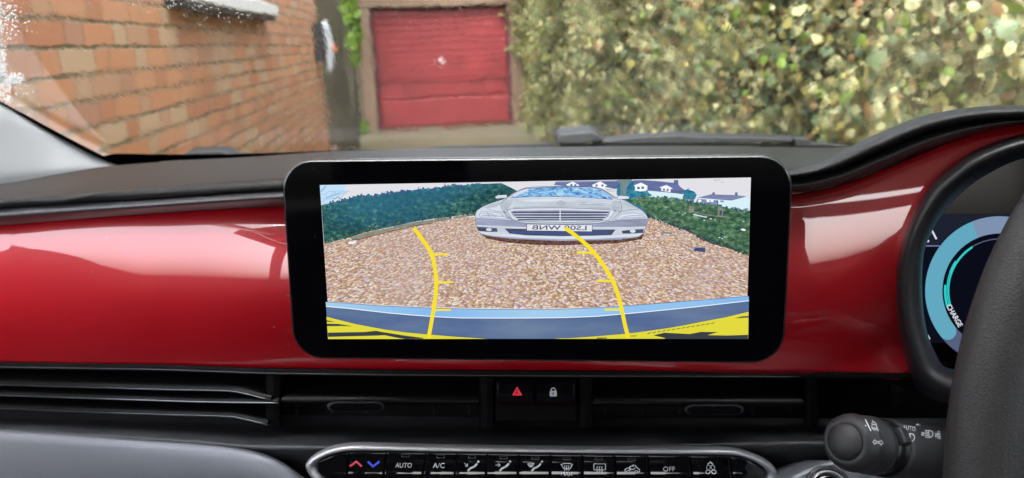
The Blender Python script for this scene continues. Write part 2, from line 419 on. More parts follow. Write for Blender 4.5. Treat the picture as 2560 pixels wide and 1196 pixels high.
def leaf_cloud(name, pos, nrm, size, cols_c, cols_r, mat, parent, jitter=.9):
    """one leaf = 7 vertices (centre, stalk and five lobes); cols = centre and rim colour per leaf"""
    n = len(pos); pos = np.asarray(pos); size = np.asarray(size)
    nrm = np.asarray(nrm) + rng.normal(0, jitter, (n, 3))*.6; nrm /= np.linalg.norm(nrm, axis=1)[:, None]
    dn = np.array([0, 0, -1.0]) + rng.normal(0, .75, (n, 3)); dn -= nrm*(dn*nrm).sum(1)[:, None]; dn /= np.linalg.norm(dn, axis=1)[:, None]
    sd = np.cross(nrm, dn)
    shp = np.array([(0, 0, .10), (-.5, 0, 0), (-.28, .42, -.06), (.12, .5, -.10), (.72, 0, -.12), (.12, -.5, -.10), (-.28, -.42, -.06)])
    V = pos[:, None, :] + size[:, None, None]*(dn[:, None, :]*shp[None, :, 0:1] + sd[:, None, :]*shp[None, :, 1:2]*rng.uniform(.75, 1.15, (n, 1, 1)) + nrm[:, None, :]*shp[None, :, 2:3])
    V = V.reshape(-1, 3)
    tri = np.array([(0, k, k % 6 + 1) for k in range(1, 7)])
    F = (np.arange(n)[:, None, None]*7 + tri[None]).reshape(-1, 3)
    me = bpy.data.meshes.new(name)
    me.vertices.add(len(V)); me.vertices.foreach_set('co', V.ravel())
    me.loops.add(F.size); me.loops.foreach_set('vertex_index', F.ravel())
    me.polygons.add(len(F)); me.polygons.foreach_set('loop_start', np.arange(0, F.size, 3)); me.polygons.foreach_set('loop_total', np.full(len(F), 3))
    C = np.ones((n, 7, 4)); C[:, 0, :3] = cols_c; C[:, 1:, :3] = np.asarray(cols_r)[:, None, :]*rng.uniform(.8, 1.15, (n, 6, 1))
    at = me.color_attributes.new('Col', 'FLOAT_COLOR', 'POINT'); at.data.foreach_set('color', C.ravel())
    me.materials.append(mat); me.update(); me.validate()
    o = bpy.data.objects.new(name, me); COL.objects.link(o)
    if parent is not None: o.parent = parent
    return o
def leaf_mat():
    N = NT('leaves'); b = N.b
    a = N.n('VertexColor'); a.layer_name = 'Col'; N.l(a.outputs[0], b.inputs['Base Color'])
    b.inputs['Roughness'].default_value = .45
    tr = N.n('BsdfTranslucent'); N.l(a.outputs[0], tr.inputs[0])
    mx = N.n('MixShader'); mx.inputs[0].default_value = .25; N.l(b.outputs[0], mx.inputs[1]); N.l(tr.outputs[0], mx.inputs[2])
    N.l(mx.outputs[0], N.out.inputs[0]); return N.mat
M['leaf'] = leaf_mat()
def cloud(center, rad, n, k):
    d = rng.normal(0, 1, (n, 3)); d /= np.linalg.norm(d, axis=1)[:, None]
    r = rng.uniform(.55, 1.0, n)[:, None]
    return np.asarray(center) + d*r*np.asarray(rad), d
ps, ns = cloud(G(-1.02, 9.7, 4.3), (1.2, 1.2, .9), 1500, 0)
leaf_cloud('crown', ps, ns, rng.uniform(.08, .14, 1500), rng.uniform(.6, 1.2, (1500, 1))*np.array([.07, .11, .03]), rng.uniform(.6, 1.2, (1500, 1))*np.array([.09, .14, .04]), M['leaf'], tree)
adopt(tree)
bush = empty('green_bush', 'bright lime green bush beside the top left of the red garage door', 'bush', G(-.9, 11.3, 0))
pp = []; nn = []
for i in range(16):
    z = 1.12 + 1.25*i/15; r = .07 + .075*(i/15)**.7 + random.uniform(-.02, .03)
    a, b_ = cloud(G(-.83 + random.uniform(-.05, .04) + .06*(1-i/15), 11.3 + random.uniform(-.12, .12), z), (r, r, r*1.3), int(40+120*(i/15)), 0); pp.append(a); nn.append(b_)
a, b_ = cloud(G(-.80, 11.6, .10), (.10, .08, .10), 40, 0); pp.append(a); nn.append(b_)
pp = np.vstack(pp); nn = np.vstack(nn); k = rng.uniform(.6, 1.25, (len(pp), 1))
leaf_cloud('leaves', pp, nn, rng.uniform(.06, .10, len(pp)), k*np.array([.10, .20, .018]), k*np.array([.19, .31, .03]), M['leaf'], bush)
mb = MB(); mb.tube([G(-.88, 11.4, 0), G(-.86, 11.4, .9), G(-.83, 11.3, 1.8)], [.035, .03, .015], 8); mb.build('stem', M['moss'], bush, smooth=True)
adopt(bush)
lw = MB(); lw.box2((-1.75, 11.75, -.1), (UL-.31, 11.98, 2.5), 0, G)
o = lw.build('garden_wall', M['moss'], None, bevel=.02); tag(o, 'damp mossy wall between the tree and the left garage pier', 'wall')

# --- gravel strip and its edging board at the wall foot
e0 = Pv(848, 252, 12.5); 
mb = MB()
for i in range(900):
    v = 8.2 + 3.6*random.random(); u = -.98 + (.20*random.random())*(1 - .55*(v-8.2)/3.6) + .01; s = random.uniform(.012, .028)
    c0 = G(u, v, s*.5)
    a = random.random()*6.28
    V = [c0 + s*np.array([math.cos(a+t)*random.uniform(.7, 1.2), math.sin(a+t)*random.uniform(.7, 1.2), h]) for t, h in ((0, 0), (1.57, .1), (3.14, -.1), (4.7, 0))] + [c0+np.array([0, 0, s*.7]), c0-np.array([0, 0, s*.5])]
    mb.add(V, [(0,1,4),(1,2,4),(2,3,4),(3,0,4),(1,0,5),(2,1,5),(3,2,5),(0,3,5)], i % 4)
o = mb.build('gravel_strip', [pbr('pebble pale', (.55, .5, .45), .6), pbr('pebble brown', (.25, .17, .12), .6), pbr('pebble grey', (.30, .27, .26), .6), pbr('pebble dark', (.12, .10, .08), .6)])
tag(o, 'strip of loose pale gravel along the foot of the brick wall', 'gravel', kind='stuff')
mb = MB(); mb.box2((-1.035, 8.0, -.05), (-1.0, 12, .10), 0, G)
o = mb.build('edging_board', pbr('weathered timber', (.32, .23, .15), .8, bump=(60, .4, .004)), None, bevel=.004); tag(o, 'thin weathered timber board edging the gravel strip', 'edging board')

# --- variegated hedge on the right
hedge = empty('variegated_hedge', 'tall variegated ivy hedge with cream edged leaves along the right of the drive', 'hedge', G(2.2, 6, 0))
HU = 1.86
def hbump(v, z):
    return .10*np.sin(v*2.3+z*1.1)+.08*np.sin(v*5.1-z*4.3+1)+.06*np.sin(v*9.7+z*8.3)+.05*np.sin(z*13-v*3)
def hsurf(v, z):
    base = HU + np.where(v > 10.5, -(v-10.5)*.03, 0)
    return base + hbump(v, z)*np.clip(v/7, .55, 1)
vs = np.linspace(.3, 13.2, 110); zs = np.linspace(0, 3.1, 30)
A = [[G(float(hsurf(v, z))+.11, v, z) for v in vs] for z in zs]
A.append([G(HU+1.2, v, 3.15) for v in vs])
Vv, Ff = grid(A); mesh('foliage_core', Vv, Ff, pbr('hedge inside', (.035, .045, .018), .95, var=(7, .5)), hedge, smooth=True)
v_ = []; z_ = []
N1 = 76000
while len(v_) < N1:
    v = .6 + 12.6*math.sqrt(random.random()); z = 1.3 + random.uniform(-.20, .13)*v
    if 0 < z < 3.1: v_.append(v); z_.append(z)
N2 = 9000
for i in range(N2): v_.append(random.uniform(.3, 13.2)); z_.append(random.uniform(0, 3.15))
v_ = np.array(v_); z_ = np.array(z_); n = len(v_)
dep = rng.normal(0, .085, n)
uu = hsurf(v_, z_) + dep
pos = gr[None]*uu[:, None] + gd[None]*v_[:, None] + np.array([0, 0, 1.0])[None]*z_[:, None]
nrm = np.tile(-gr*1.0 + np.array([0, 0, .45]) - gd*.25, (n, 1))
patch = .5+.5*np.sin(v_*1.7+z_*2.9)*np.sin(v_*.8-z_*4.1+2)   # patches of plainer growth
t = rng.random(n); q = rng.random(n)
cc = np.zeros((n, 3)); cr = np.zeros((n, 3))
green = np.array([.07, .115, .04]); gray = np.array([.16, .21, .115]); cream = np.array([.58, .54, .27]); yel = np.array([.36, .33, .10]); brown = np.array([.22, .13, .06]); lime = np.array([.14, .22, .03])
for i in range(n):
    if t[i] < .44 - .24*patch[i]*(v_[i] < 4.5): cc[i] = gray*(.6+.6*q[i]); cr[i] = cream*(.65+.45*q[i])
    elif t[i] < .50: cc[i] = yel*.8; cr[i] = yel*(.6+.7*q[i])
    elif t[i] < .87: cc[i] = green*(.6+.8*q[i]); cr[i] = gray*(.6+.6*q[i])
    elif t[i] < .93: cc[i] = lime; cr[i] = lime*(.8+.8*q[i])
    else: cc[i] = brown*(.6+.6*q[i]); cr[i] = brown*(.9+.7*q[i])
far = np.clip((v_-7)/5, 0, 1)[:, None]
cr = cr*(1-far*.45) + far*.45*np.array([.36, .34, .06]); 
sz = np.exp(rng.normal(math.log(.034), .28, n))
leaf_cloud('leaves', pos, nrm, sz, cc, cr, M['leaf'], hedge)
mb = MB()
for i in range(70):
    v = random.uniform(.6, 12.5); z = random.uniform(.1, .8); u0 = float(hsurf(np.float64(v), np.float64(z)))+.03
    pts = [G(u0+random.uniform(-.05, .06), v+dz*random.uniform(-.3, .3), z+dz) for dz in np.linspace(0, 1.2, 7)]
    mb.tube(pts, [.006]*7, 5)
mb.build('stems', pbr('ivy stem', (.14, .09, .055), .9), hedge)
adopt(hedge)

# ================================================================== THE CAR WE SIT IN
YF = hermite([(-700, .80), (-420, .69), (-80, .565), (0, .553), (350, .495), (704, .462), (1340, .448), (1700, .4475), (1985, .447), (2050, .4445), (2800, .406)])
TOP = hermite([(-700, 640), (-420, 605), (-80, 567), (0, 560), (379, 531), (704, 513), (1000, 505), (1340, 498), (1700, 492), (1985, 485), (2083, 467), (2198, 427), (2326, 374), (2433, 337), (2560, 310), (2800, 292)])
BOT = hermite([(-700, 900), (-420, 905), (0, 914), (380, 920), (704, 930), (1340, 936), (2010, 938)])
GAP = hermite([(-700, 590), (-420, 562), (-80, 528), (0, 521), (379, 497), (704, 474), (1000, 462), (1340, 455), (1700, 452), (1985, 446), (2083, 427), (2198, 380), (2326, 328), (2433, 305), (2560, 296), (2800, 296)])
dash = empty('dashboard', 'dark soft topped dashboard with a glossy red band across it', 'dashboard', (0, .55, .9))

# --- red fascia: columns of a profile whose tilt runs from facing up to facing down
TILT = hermite([(0, 55), (.035, 46), (.055, 40), (.17, 29), (.3, 17), (.48, 7.5), (.6, -3), (.75, -17), (.93, -31), (1, -38)])
TILT_R = hermite([(0, 50), (.035, 34), (.06, 12.4), (.2, 11.5), (.40, 9.8), (.47, 6.5), (.58, 0), (.75, -10), (.93, -25), (1, -32)])
SS = np.concatenate([np.linspace(0, .06, 5), np.linspace(.08, 1, 26)])
def profile(s0, s1, tk=1.0):
    m_ = (s0+s1)/2; return math.tan(R(TILT(m_)*tk+TILT_R(m_)*(1-tk)))
TKF = hermite([(-700, 1), (1400, 1), (1960, 0), (2900, 0)])   # the driver's side bulges less than the passenger's
def fascia_col(tx, ty, bx, by, Y0, k=1.0):
    tk = TKF(tx)
    # depth on the profile, measured from the middle of the band, so that neighbours join
    H = math.hypot(bx-tx, by-ty)*Y0/FOC*k
    off = [0]
    for a, b in zip(SS[:-1], SS[1:]): off.append(off[-1] - profile(a, b, tk)*(b-a)*H)
    mid = np.interp(.5, SS, off)
    return [P(tx+(bx-tx)*s, ty+(by-ty)*s, Y0 + (o-mid)) for s, o in zip(SS, off)]
cols = [fascia_col(x, TOP(x), x, BOT(x), YF(x)) for x in np.linspace(-640, 2000, 80)]
TR = curve2([(2000, TOP(2000)), (2083, 467), (2198, 427), (2326, 374), (2433, 337), (2560, 310), (2760, 294)], 40)
RO = [(2095, 940), (2190, 946), (2262, 948), (2280, 915), (2262, 860), (2250, 790), (2247, 710), (2258, 630), (2286, 558), (2330, 484), (2400, 418), (2480, 370), (2560, 343), (2700, 322), (2800, 322)]
BR = curve2([(2012, 938)] + RO[:-1], 40)
ring_top = []
_o = [0]
for a, b in zip(SS[:-1], SS[1:]): _o.append(_o[-1] - profile(a, b, 0)*(b-a)*453*.447/FOC)
_m = np.interp(.5, SS, _o)
YB = lambda px: .447 - .0000513*max(0, px-2018) - .0000513*.5*min(36, max(0, px-1982))*(1 if px < 2018 else 0)
for (tx, ty), (bx, by) in zip(TR[1:], BR[1:]):   # depth follows the drop below the top edge, so the driver's side is one even sweep
    col = []
    for s in SS:
        px, py = tx+(bx-tx)*s, ty+(by-ty)*s
        col.append(P(px, py, YB(px) + np.interp((py-TOP(px))/453, SS, _o) - _m))
    cols.append(col)
A = np.array(cols).transpose(1, 0, 2)
V, F = grid(A); fas = mesh('red_fascia', V, F, M['red'], dash, smooth=True, solid=.004)

# --- trim strip between the padded top and the red band
xs = list(np.linspace(-640, 2100, 60)) + list(np.linspace(2110, 2780, 36))
def strip(fr, dy):  # a rail: fraction between gap and red top, depth offset
    return [P(x, GAP(x)+(TOP(x)+4-GAP(x))*fr, YF(x)+dy) for x in xs]
loft('trim_strip', [strip(-.12, .030), strip(.05, .012), strip(.22, .002), strip(.38, -.003), strip(.52, -.002), strip(.75, .006), strip(1.0, .020)], 22, M['trim'], dash)

# --- padded top: front roll then a long shelf to the foot of the windscreen
BASE = hermite([(-900, 480, .74), (-500, 475, .78), (0, 462, .84), (150, 437, .95), (285, 415, 1.10), (420, 405, 1.15), (600, 396, 1.2), (860, 380, 1.235), (1280, 371, 1.25), (1700, 367, 1.22), (2085, 371, 1.15), (2400, 385, 1.05), (2800, 420, .9)])
def padrail(k, dy):
    return [P(x, GAP(x)+k, YF(x)+dy) for x in xp]
xp = list(np.linspace(-640, 2165, 74))
base = [P(x, *BASE(x)) for x in xp]
r0, r1, r2, r3 = padrail(4, .022), padrail(-6, .002), padrail(-14, .001), padrail(-25, .012)
r4 = [np.array(a)*.86+np.array(b)*.14 + np.array([0, 0, .0035]) for a, b in zip(r3, base)]
r5 = [np.array(a)*.5+np.array(b)*.5 + np.array([0, 0, .004]) for a, b in zip(r3, base)]
A = np.array([r0, r1, r2, r3, r4, r5, base, [b_+np.array([0, .12, -.03]) for b_ in base]])
loft('padded_top', list(A), 50, M['pad'], dash)
# defroster slot strip along the glass
loft('defroster_grille', [[P(x, BASE(x)[0]+3, BASE(x)[1]-.02)+np.array([0, 0, .003]) for x in np.linspace(400, 1900, 50)],
                          [P(x, BASE(x)[0]+7, BASE(x)[1]-.05)+np.array([0, 0, .005]) for x in np.linspace(400, 1900, 50)],
                          [P(x, BASE(x)[0]+10, BASE(x)[1]-.075)+np.array([0, 0, .003]) for x in np.linspace(400, 1900, 50)]], 6, M['trim'], dash)

# --- cowl over the instruments (rolled edge rising on the driver's side)
SIL = hermite([(1900, 444), (1985, 424), (2050, 407), (2113, 374), (2156, 350), (2210, 327), (2304, 290), (2421, 269), (2491, 264), (2560, 264), (2800, 268)])
xc = list(np.linspace(1900, 2790, 60))
def cr_(f, dy, dz=0): return [P(x, GAP(x)+(SIL(x)-GAP(x))*f, YF(x)+dy)+np.array([0, 0, dz]) for x in xc]
back = [P(x, SIL(x)+2, YF(x)+.06) - np.array([0, 0, .008]) for x in xc]
back2 = [P(x, max(SIL(x)+30, 378), YF(x)+.22) for x in xc]
loft('instrument_cowl', [cr_(-.12, .03), cr_(.03, .006), cr_(.2, -.008), cr_(.45, -.012), cr_(.75, -.002), cr_(.97, .018), back, back2], 40, M['cowl'], dash)

# --- recess with the air outlets below the red band
xv = list(np.linspace(-640, 2420, 60))
def vr(k, dy): return [P(x, (BOT(min(x, 2010)) + k*(1 if x < 2010 else 1)), YF(x)+dy) for x in xv]
loft('vent_recess', [vr(-8, .012), vr(5, .010), vr(9, .012), vr(12, .055), vr(60, .060), vr(108, .056)], 24, M['black_matt'], dash)
mb = MB(); mb.tube([P(x, BOT(x)+4, YF(x)+.009) for x in np.linspace(-500, 2000, 60)], .0004, 6); mb.build('edge_strip', M['trim'], dash, smooth=True)

# --- lower dash
SH = hermite([(-640, 1040), (0, 1046), (400, 1056), (760, 1064), (1340, 1066), (1900, 1064), (2500, 1070)])
LP = hermite([(-640, 1040), (0, 1075), (300, 1092), (520, 1107), (640, 1117), (1340, 1120), (1900, 1110), (2080, 1106), (2500, 1112)])
xl = list(np.linspace(-640, 2600, 80))
def lr(f, k, dy): return [P(x, SH(x)+(LP(x)-SH(x))*f+k, YF(x)+dy) for x in xl]
loft('lower_panel', [lr(-.25, -16, .062), lr(0, 0, .05), lr(.5, 0, .018), lr(.95, 0, -.004), lr(1, 3, -.006), lr(1, 14, -.003), lr(1, 90, .012), lr(1, 260, .03)], 40, M['lower'], dash)
# speckled grey knee panel on the passenger side
KU = curve2([(-640, 1046), (-200, 1062), (0, 1074), (200, 1087), (400, 1101), (560, 1114), (640, 1128), (700, 1152), (760, 1196), (800, 1260)], 60)
KL = curve2([(-640, 1400), (-200, 1400), (0, 1400), (300, 1400), (500, 1390), (620, 1380), (680, 1360), (720, 1340), (760, 1320), (790, 1300)], 60)
rails = []
for f, dy in ((0, .004), (.012, -.012), (.05, -.019), (.3, -.024), (.6, -.02), (1, 0)):
    rails.append([P(a[0]+(b[0]-a[0])*f, a[1]+(b[1]-a[1])*f, YF(a[0]+(b[0]-a[0])*f)+dy) for a, b in zip(KU, KL)])
loft('knee_panel', rails, 30, M['speckle'], dash, solid=.003)
adopt(dash)

# ------------------------------------------------------------------ marks: flat shapes laid on a built surface
class Surf:
    """lays strokes, shapes and letters on the surface of an object, found by a straight line from the eye point"""
    def __init__(s, objs, off=.00012):
        bpy.context.view_layer.update()
        V = []; F = []
        dg = bpy.context.evaluated_depsgraph_get()
        for o in objs:
            ev = o.evaluated_get(dg); me = ev.to_mesh(); b = len(V)
            V += [v.co.copy() for v in me.vertices]; F += [tuple(i+b for i in p.vertices) for p in me.polygons]; ev.to_mesh_clear()
        s.t = BVHTree.FromPolygons(V, F); s.off = off
    def at(s, px, py, lift=0):
        r = Vector(ray(px, py)).normalized()
        h = s.t.ray_cast(Vector(CAM), r)
        if h[0] is None: return None
        n = h[1]; n = n if n.dot(r) < 0 else -n
        return np.array(h[0] + n*(s.off+lift))
class Plane:
    def __init__(s, o, n, off=0): s.o = np.array(o, float); s.n = np.array(n, float)/np.linalg.norm(n); s.off = off
    def at(s, px, py, lift=0):
        r = ray(px, py); t = ((s.o-CAM)@s.n)/(r@s.n); return CAM + r*t - s.n*(s.off+lift)
def stroke(mb, S, pts, wd, mi=0, lift=0, closed=False, step=6, smooth=False):
    pts = [np.array(p, float) for p in pts]
    if smooth: pts = list(curve2(pts, max(8, int(sum(np.linalg.norm(np.diff(np.array(pts), axis=0), axis=1))/step)), closed))
    if closed: pts = pts + [pts[0], pts[1]]
    d = []
    for a, b in zip(pts[:-1], pts[1:]):
        k = max(1, int(np.linalg.norm(b-a)/step)); d += [a+(b-a)*i/k for i in range(k)]
    d.append(pts[-1]); L = []; Rr = []
    for i, p in enumerate(d):
        t0 = p-d[i-1] if i else d[1]-p; t1 = d[i+1]-p if i < len(d)-1 else t0
        n0 = np.array([-t0[1], t0[0]])/(np.linalg.norm(t0)+1e-9); n1 = np.array([-t1[1], t1[0]])/(np.linalg.norm(t1)+1e-9)
        n = n0+n1; n = n/(np.linalg.norm(n)+1e-9); k = min(1.6, 1/max(.5, n@n0))
        a = S.at(*(p+n*wd/2*k), lift); b = S.at(*(p-n*wd/2*k), lift)
        L.append(a); Rr.append(b)
    for i in range(len(d)-1):
        q = [L[i], L[i+1], Rr[i+1], Rr[i]]
        if any(x is None for x in q): continue
        mb.add(q, [(0, 1, 2, 3)], mi)
def fill(mb, S, pts, mi=0, lift=0):
    q = [S.at(*p, lift) for p in pts]
    if any(x is None for x in q): return
    mb.add(q, [tuple(range(len(q)))], mi)
def ell(cx, cy, rx, ry, a0=0, a1=360, n=24, rot=0):
    o = []
    for i in range(n+1 if a1-a0 < 360 else n):
        a = R(a0+(a1-a0)*i/n); x, y = rx*math.cos(a), ry*math.sin(a)
        o.append((cx+x*math.cos(R(rot))-y*math.sin(R(rot)), cy+x*math.sin(R(rot))+y*math.cos(R(rot))))
    return o
_fonts = {}
def letters(mb, S, text, cx, cy, h, ux=(1, 0), uy=(0, 1), mi=0, lift=0, width=None, bold=0.0, mirror=False):
    """ux, uy: unit steps of the text's right and down directions in photo pixels; h: capital height"""
    cu = bpy.data.curves.new('t', 'FONT'); cu.body = text; cu.align_x = 'CENTER'; cu.resolution_u = 4; cu.offset = bold
    o = bpy.data.objects.new('t', cu); COL.objects.link(o)
    bpy.context.view_layer.update()
    me = bpy.data.meshes.new_from_object(o.evaluated_get(bpy.context.evaluated_depsgraph_get()))
    bpy.data.objects.remove(o); bpy.data.curves.remove(cu)
    vs_ = np.array([v.co[:2] for v in me.vertices]); top = vs_[:, 1].max(); bt = min(0, vs_[:, 1].min()) if text != text.upper() else vs_[:, 1].min()
    w_ = vs_[:, 0].max()-vs_[:, 0].min(); mx = (vs_[:, 0].max()+vs_[:, 0].min())/2
    k = h/(top-bt); kx = k if width is None else width/w_
    if mirror: kx = -kx
    V = []
    for x, y in vs_:
        X = (x-mx)*kx; Y = -(y-(top+bt)/2)*k
        q = S.at(cx+ux[0]*X+uy[0]*Y, cy+ux[1]*X+uy[1]*Y, lift); V.append(q)
    F = [tuple(p.vertices) for p in me.polygons if all(V[i] is not None for i in p.vertices)]
    V = [np.zeros(3) if q is None else q for q in V]
    mb.add(V, F, mi); bpy.data.meshes.remove(me)

# ------------------------------------------------------------------ touchscreen
SC = CAM + np.array([.0115, .4095, -.118]); SN = np.array([.0783, .9927, -.0921])
PL = Plane(P(1340, 650, .409), SN)
def spt(px, py): return PL.at(px, py)
o0 = spt(1345, 650); ex = spt(1974, 650)-spt(716, 650); ex /= np.linalg.norm(ex); ey = np.cross(ex, -PL.n)*-1; ey = np.cross(-PL.n, ex); ey /= np.linalg.norm(ey); en = np.cross(ex, ey)
if en @ PL.n > 0: en = -en
def S2(p): d = p-o0; return d@ex, d@ey
xL, xR = S2(spt(716, 650))[0], S2(spt(1974, 650))[0]; yT, yB = S2(spt(1340, 393))[1], S2(spt(1340, 905))[1]
ts = empty('touchscreen', 'wide black freestanding touchscreen showing the reversing camera picture', 'touchscreen', o0 - ey*.06)
def rrect(x0, x1, y0, y1, r, n=10, yt=None):
    o = []
    for cx, cy, a in ((x1-r, y1-r, 0), (x0+r, y1-r, 90), (x0+r, y0+r, 180), (x1-r, y0+r, 270)):
        for i in range(n+1):
            t = R(a+90*i/n); o.append((cx+r*math.cos(t), cy+r*math.sin(t)))
    return o
y0_, y1_ = min(yT, yB), max(yT, yB)
def layer(inset, z, rad): return [o0+ex*a+ey*b+en*z for a, b in rrect(xL+inset, xR-inset, y0_+inset, y1_-inset, rad)]
prof_ = [(.012, -.016, .012), (.003, -.0145, .016), (.0006, -.011, .018), (0, -.006, .0185), (0, -.0018, .0185), (.0007, -.0004, .018), (.0016, 0, .0175)]
Vs = []; Fs = []; L_ = [layer(*p) for p in prof_]; n_ = len(L_[0])
for l_ in L_: Vs += l_
for j in range(len(L_)-1):
    for i in range(n_): Fs.append((j*n_+i, j*n_+(i+1) % n_, (j+1)*n_+(i+1) % n_, (j+1)*n_+i))
Fs.append(tuple(range(n_-1, -1, -1)))
M['housing'] = pbr('screen housing', (.012, .012, .013), .22, coat=.6)
mesh('housing', Vs, Fs, M['housing'], ts, smooth=True)
gl = layer(.0016, 0, .0175)
mesh('cover_glass', gl, [tuple(range(n_))], M['black_gloss'], ts)
mb = MB(); mb.box((0, 0, 0), (.09, .05, .03), 0, lambda x, y, z: o0 + ex*x + ey*y + en*(z-.030)); mb.build('bracket', M['black_satin'], ts, bevel=.003)

# the picture on the display: flat coloured areas, each a hair above the one below
mats = []; midx = {}
def dm(name, mat): midx[name] = len(mats); mats.append(mat)
SCALE = None
def frame_coord(N, sx, sy):   # coordinates along the screen's own right and up
    geo = N.coord('Object')
    def dot(vec):
        x = N.n('VectorMath', operation='DOT_PRODUCT'); N.l(geo, x.inputs[0]); x.inputs[1].default_value = tuple(vec); return x.outputs['Value']
    c = N.n('CombineXYZ'); N.l(N.math('MULTIPLY', dot(ex), sx), c.inputs[0]); N.l(N.math('MULTIPLY', dot(ey), sy), c.inputs[1]); return c.outputs[0]
def gravel_fn(N):
    y0 = float(PL.at(1345, 480) @ ey)+.034; x0 = float(PL.at(1345, 480) @ ex)   # stones grow towards the foot of the picture
    sx = N.n('SeparateXYZ'); N.l(frame_coord(N, 1, 1), sx.inputs[0])
    t = N.math('SUBTRACT', y0, sx.outputs[1]); cv = N.n('CombineXYZ')
    N.l(N.math('MULTIPLY', N.math('DIVIDE', N.math('SUBTRACT', sx.outputs[0], x0), t), 60.0), cv.inputs[0]); N.l(N.math('MULTIPLY', N.math('LOGARITHM', t, 2.71828), 112.0), cv.inputs[1])
    v = N.n('TexVoronoi', voronoi_dimensions='2D'); v.inputs['Scale'].default_value = 1; N.l(cv.outputs[0], v.inputs['Vector'])
    sp = N.n('SeparateColor'); N.l(v.outputs['Color'], sp.inputs[0])
    c = N.ramp(sp.outputs[0], [(0, rgb(202, 168, 142)), (.2, rgb(230, 200, 170)), (.38, rgb(172, 148, 134)), (.52, rgb(240, 226, 206)), (.66, rgb(200, 158, 122)), (.8, rgb(214, 192, 204)), (.92, rgb(250, 240, 230))], 'CONSTANT')
    c = N.mix(N.math('MULTIPLY', N.math('SMOOTH_MIN', sp.outputs[1], .9, .1), .22), c, rgb(158, 122, 104))
    gap = N.math('GREATER_THAN', v.outputs['Distance'], .62)
    c = N.mix(N.math('MULTIPLY', gap, .6), c, rgb(86, 60, 54))
    big = N.noise(frame_coord(N, 22, 30), 1, 3)
    return N.mix(N.ramp(big.outputs[0], [(.4, (0, 0, 0, 1)), (.7, (.45,)*3+(1,))]), c, rgb(196, 172, 170))
def hedge_fn(N, a, b, c3, d, top=None):
    n1 = N.noise(frame_coord(N, 300, 480), 1, 6, .75); n2 = N.noise(frame_coord(N, 40, 80), 1, 3); n3 = N.noise(frame_coord(N, 14, 26), 1, 1)
    c = N.ramp(n1.outputs[0], [(.34, a), (.47, b), (.58, c3), (.68, d)])
    c = N.mix(N.ramp(n2.outputs[0], [(.4, (0,)*3+(1,)), (.7, (.6,)*3+(1,))]), c, a)
    if top: c = N.mix(N.ramp(n3.outputs[0], [(.42, (0,)*3+(1,)), (.62, (.55,)*3+(1,))]), c, top)
    return c
def soft(name, r, g, b_, amt=.16, sx=60, sy=120):   # a flat screen colour with the camera's own unevenness
    c = rgb(r, g, b_)
    dm(name, emit_nodes(name + ' on screen', lambda N: N.ramp(N.noise(frame_coord(N, sx, sy), 1, 5, .7).outputs[0], [(.3, tuple(x*(1-amt) for x in c[:3])+(1,)), (.7, tuple(min(1, x*(1+amt)) for x in c[:3])+(1,))])))
dm('sky', emit('sky on screen', rgb(226, 226, 232))); dm('skyblue', emit('pale blue on screen', rgb(196, 226, 250)))
dm('gravel', emit_nodes('gravel on screen', gravel_fn))
dm('hedge', emit_nodes('hedge on screen', lambda N: hedge_fn(N, rgb(18, 46, 56), rgb(38, 88, 92), rgb(76, 126, 110), rgb(150, 182, 165), rgb(52, 116, 146))))
dm('blue_hedge', emit_nodes('blue hedge on screen', lambda N: hedge_fn(N, rgb(24, 84, 126), rgb(46, 126, 160), rgb(76, 152, 164), rgb(140, 190, 192))))
dm('green', emit_nodes('bushes on screen', lambda N: hedge_fn(N, rgb(26, 62, 54), rgb(66, 106, 82), rgb(112, 146, 108), rgb(180, 198, 172))))
soft('slab', 138, 142, 128, .3, 160, 260); soft('roof', 100, 112, 158, .34, 40, 420); soft('roof2', 132, 142, 182, .28, 40, 300)
dm('wallw', emit('white wall on screen', rgb(215, 240, 250))); dm('navy', emit('dark line on screen', rgb(70, 88, 138))); soft('trunk', 118, 138, 146, .35, 260, 90)
soft('silver', 200, 210, 220, .2, 18, 90); soft('silver2', 156, 162, 188, .28, 30, 160); soft('silver3', 218, 224, 236, .16, 40, 160)
dm('wsblue', emit_nodes('car glass on screen', lambda N: N.ramp(N.noise(frame_coord(N, 160, 420), 1, 4, .7, 1.5).outputs[0], [(.36, rgb(60, 100, 170)), (.5, rgb(128, 185, 232)), (.62, rgb(190, 228, 250))])))
soft('dark', 74, 80, 108, .35, 90, 240); dm('shade', emit_nodes('wet gravel on screen', lambda N: N.ramp(N.noise(frame_coord(N, 500, 900), 1, 2).outputs[0], [(.35, rgb(70, 48, 50)), (.65, rgb(128, 92, 78))])))
dm('plate', emit('plate on screen', rgb(230, 232, 240))); dm('yellow', emit('guide line yellow', rgb(252, 226, 40)))
dm('bump1', emit_nodes('bumper edge on screen', lambda N: N.ramp(N.noise(frame_coord(N, 8, 3), 1, 1).outputs[0], [(.35, rgb(120, 178, 238)), (.65, rgb(172, 212, 240))])))
dm('bump2', emit_nodes('bumper on screen', lambda N: N.ramp(N.noise(frame_coord(N, 14, 60), 1, 4, .6).outputs[0], [(.3, rgb(74, 98, 146)), (.7, rgb(110, 130, 160))])))
dm('tape', emit('plate yellow on screen', rgb(226, 218, 62))); dm('tapedark', emit('dark plate shape on screen', rgb(58, 64, 70))); dm('bright', emit('white on screen', rgb(246, 250, 255)))
dp = MB()
PS = PL
LV = [0]
def A_(name, pts, up=1):
    LV[0] += up; fill(dp, PS, pts, midx[name], .00030 + LV[0]*.00003)
def Z(ox, oy, k, *pts): return [(ox+x/k, oy+y/k) for x, y in pts]
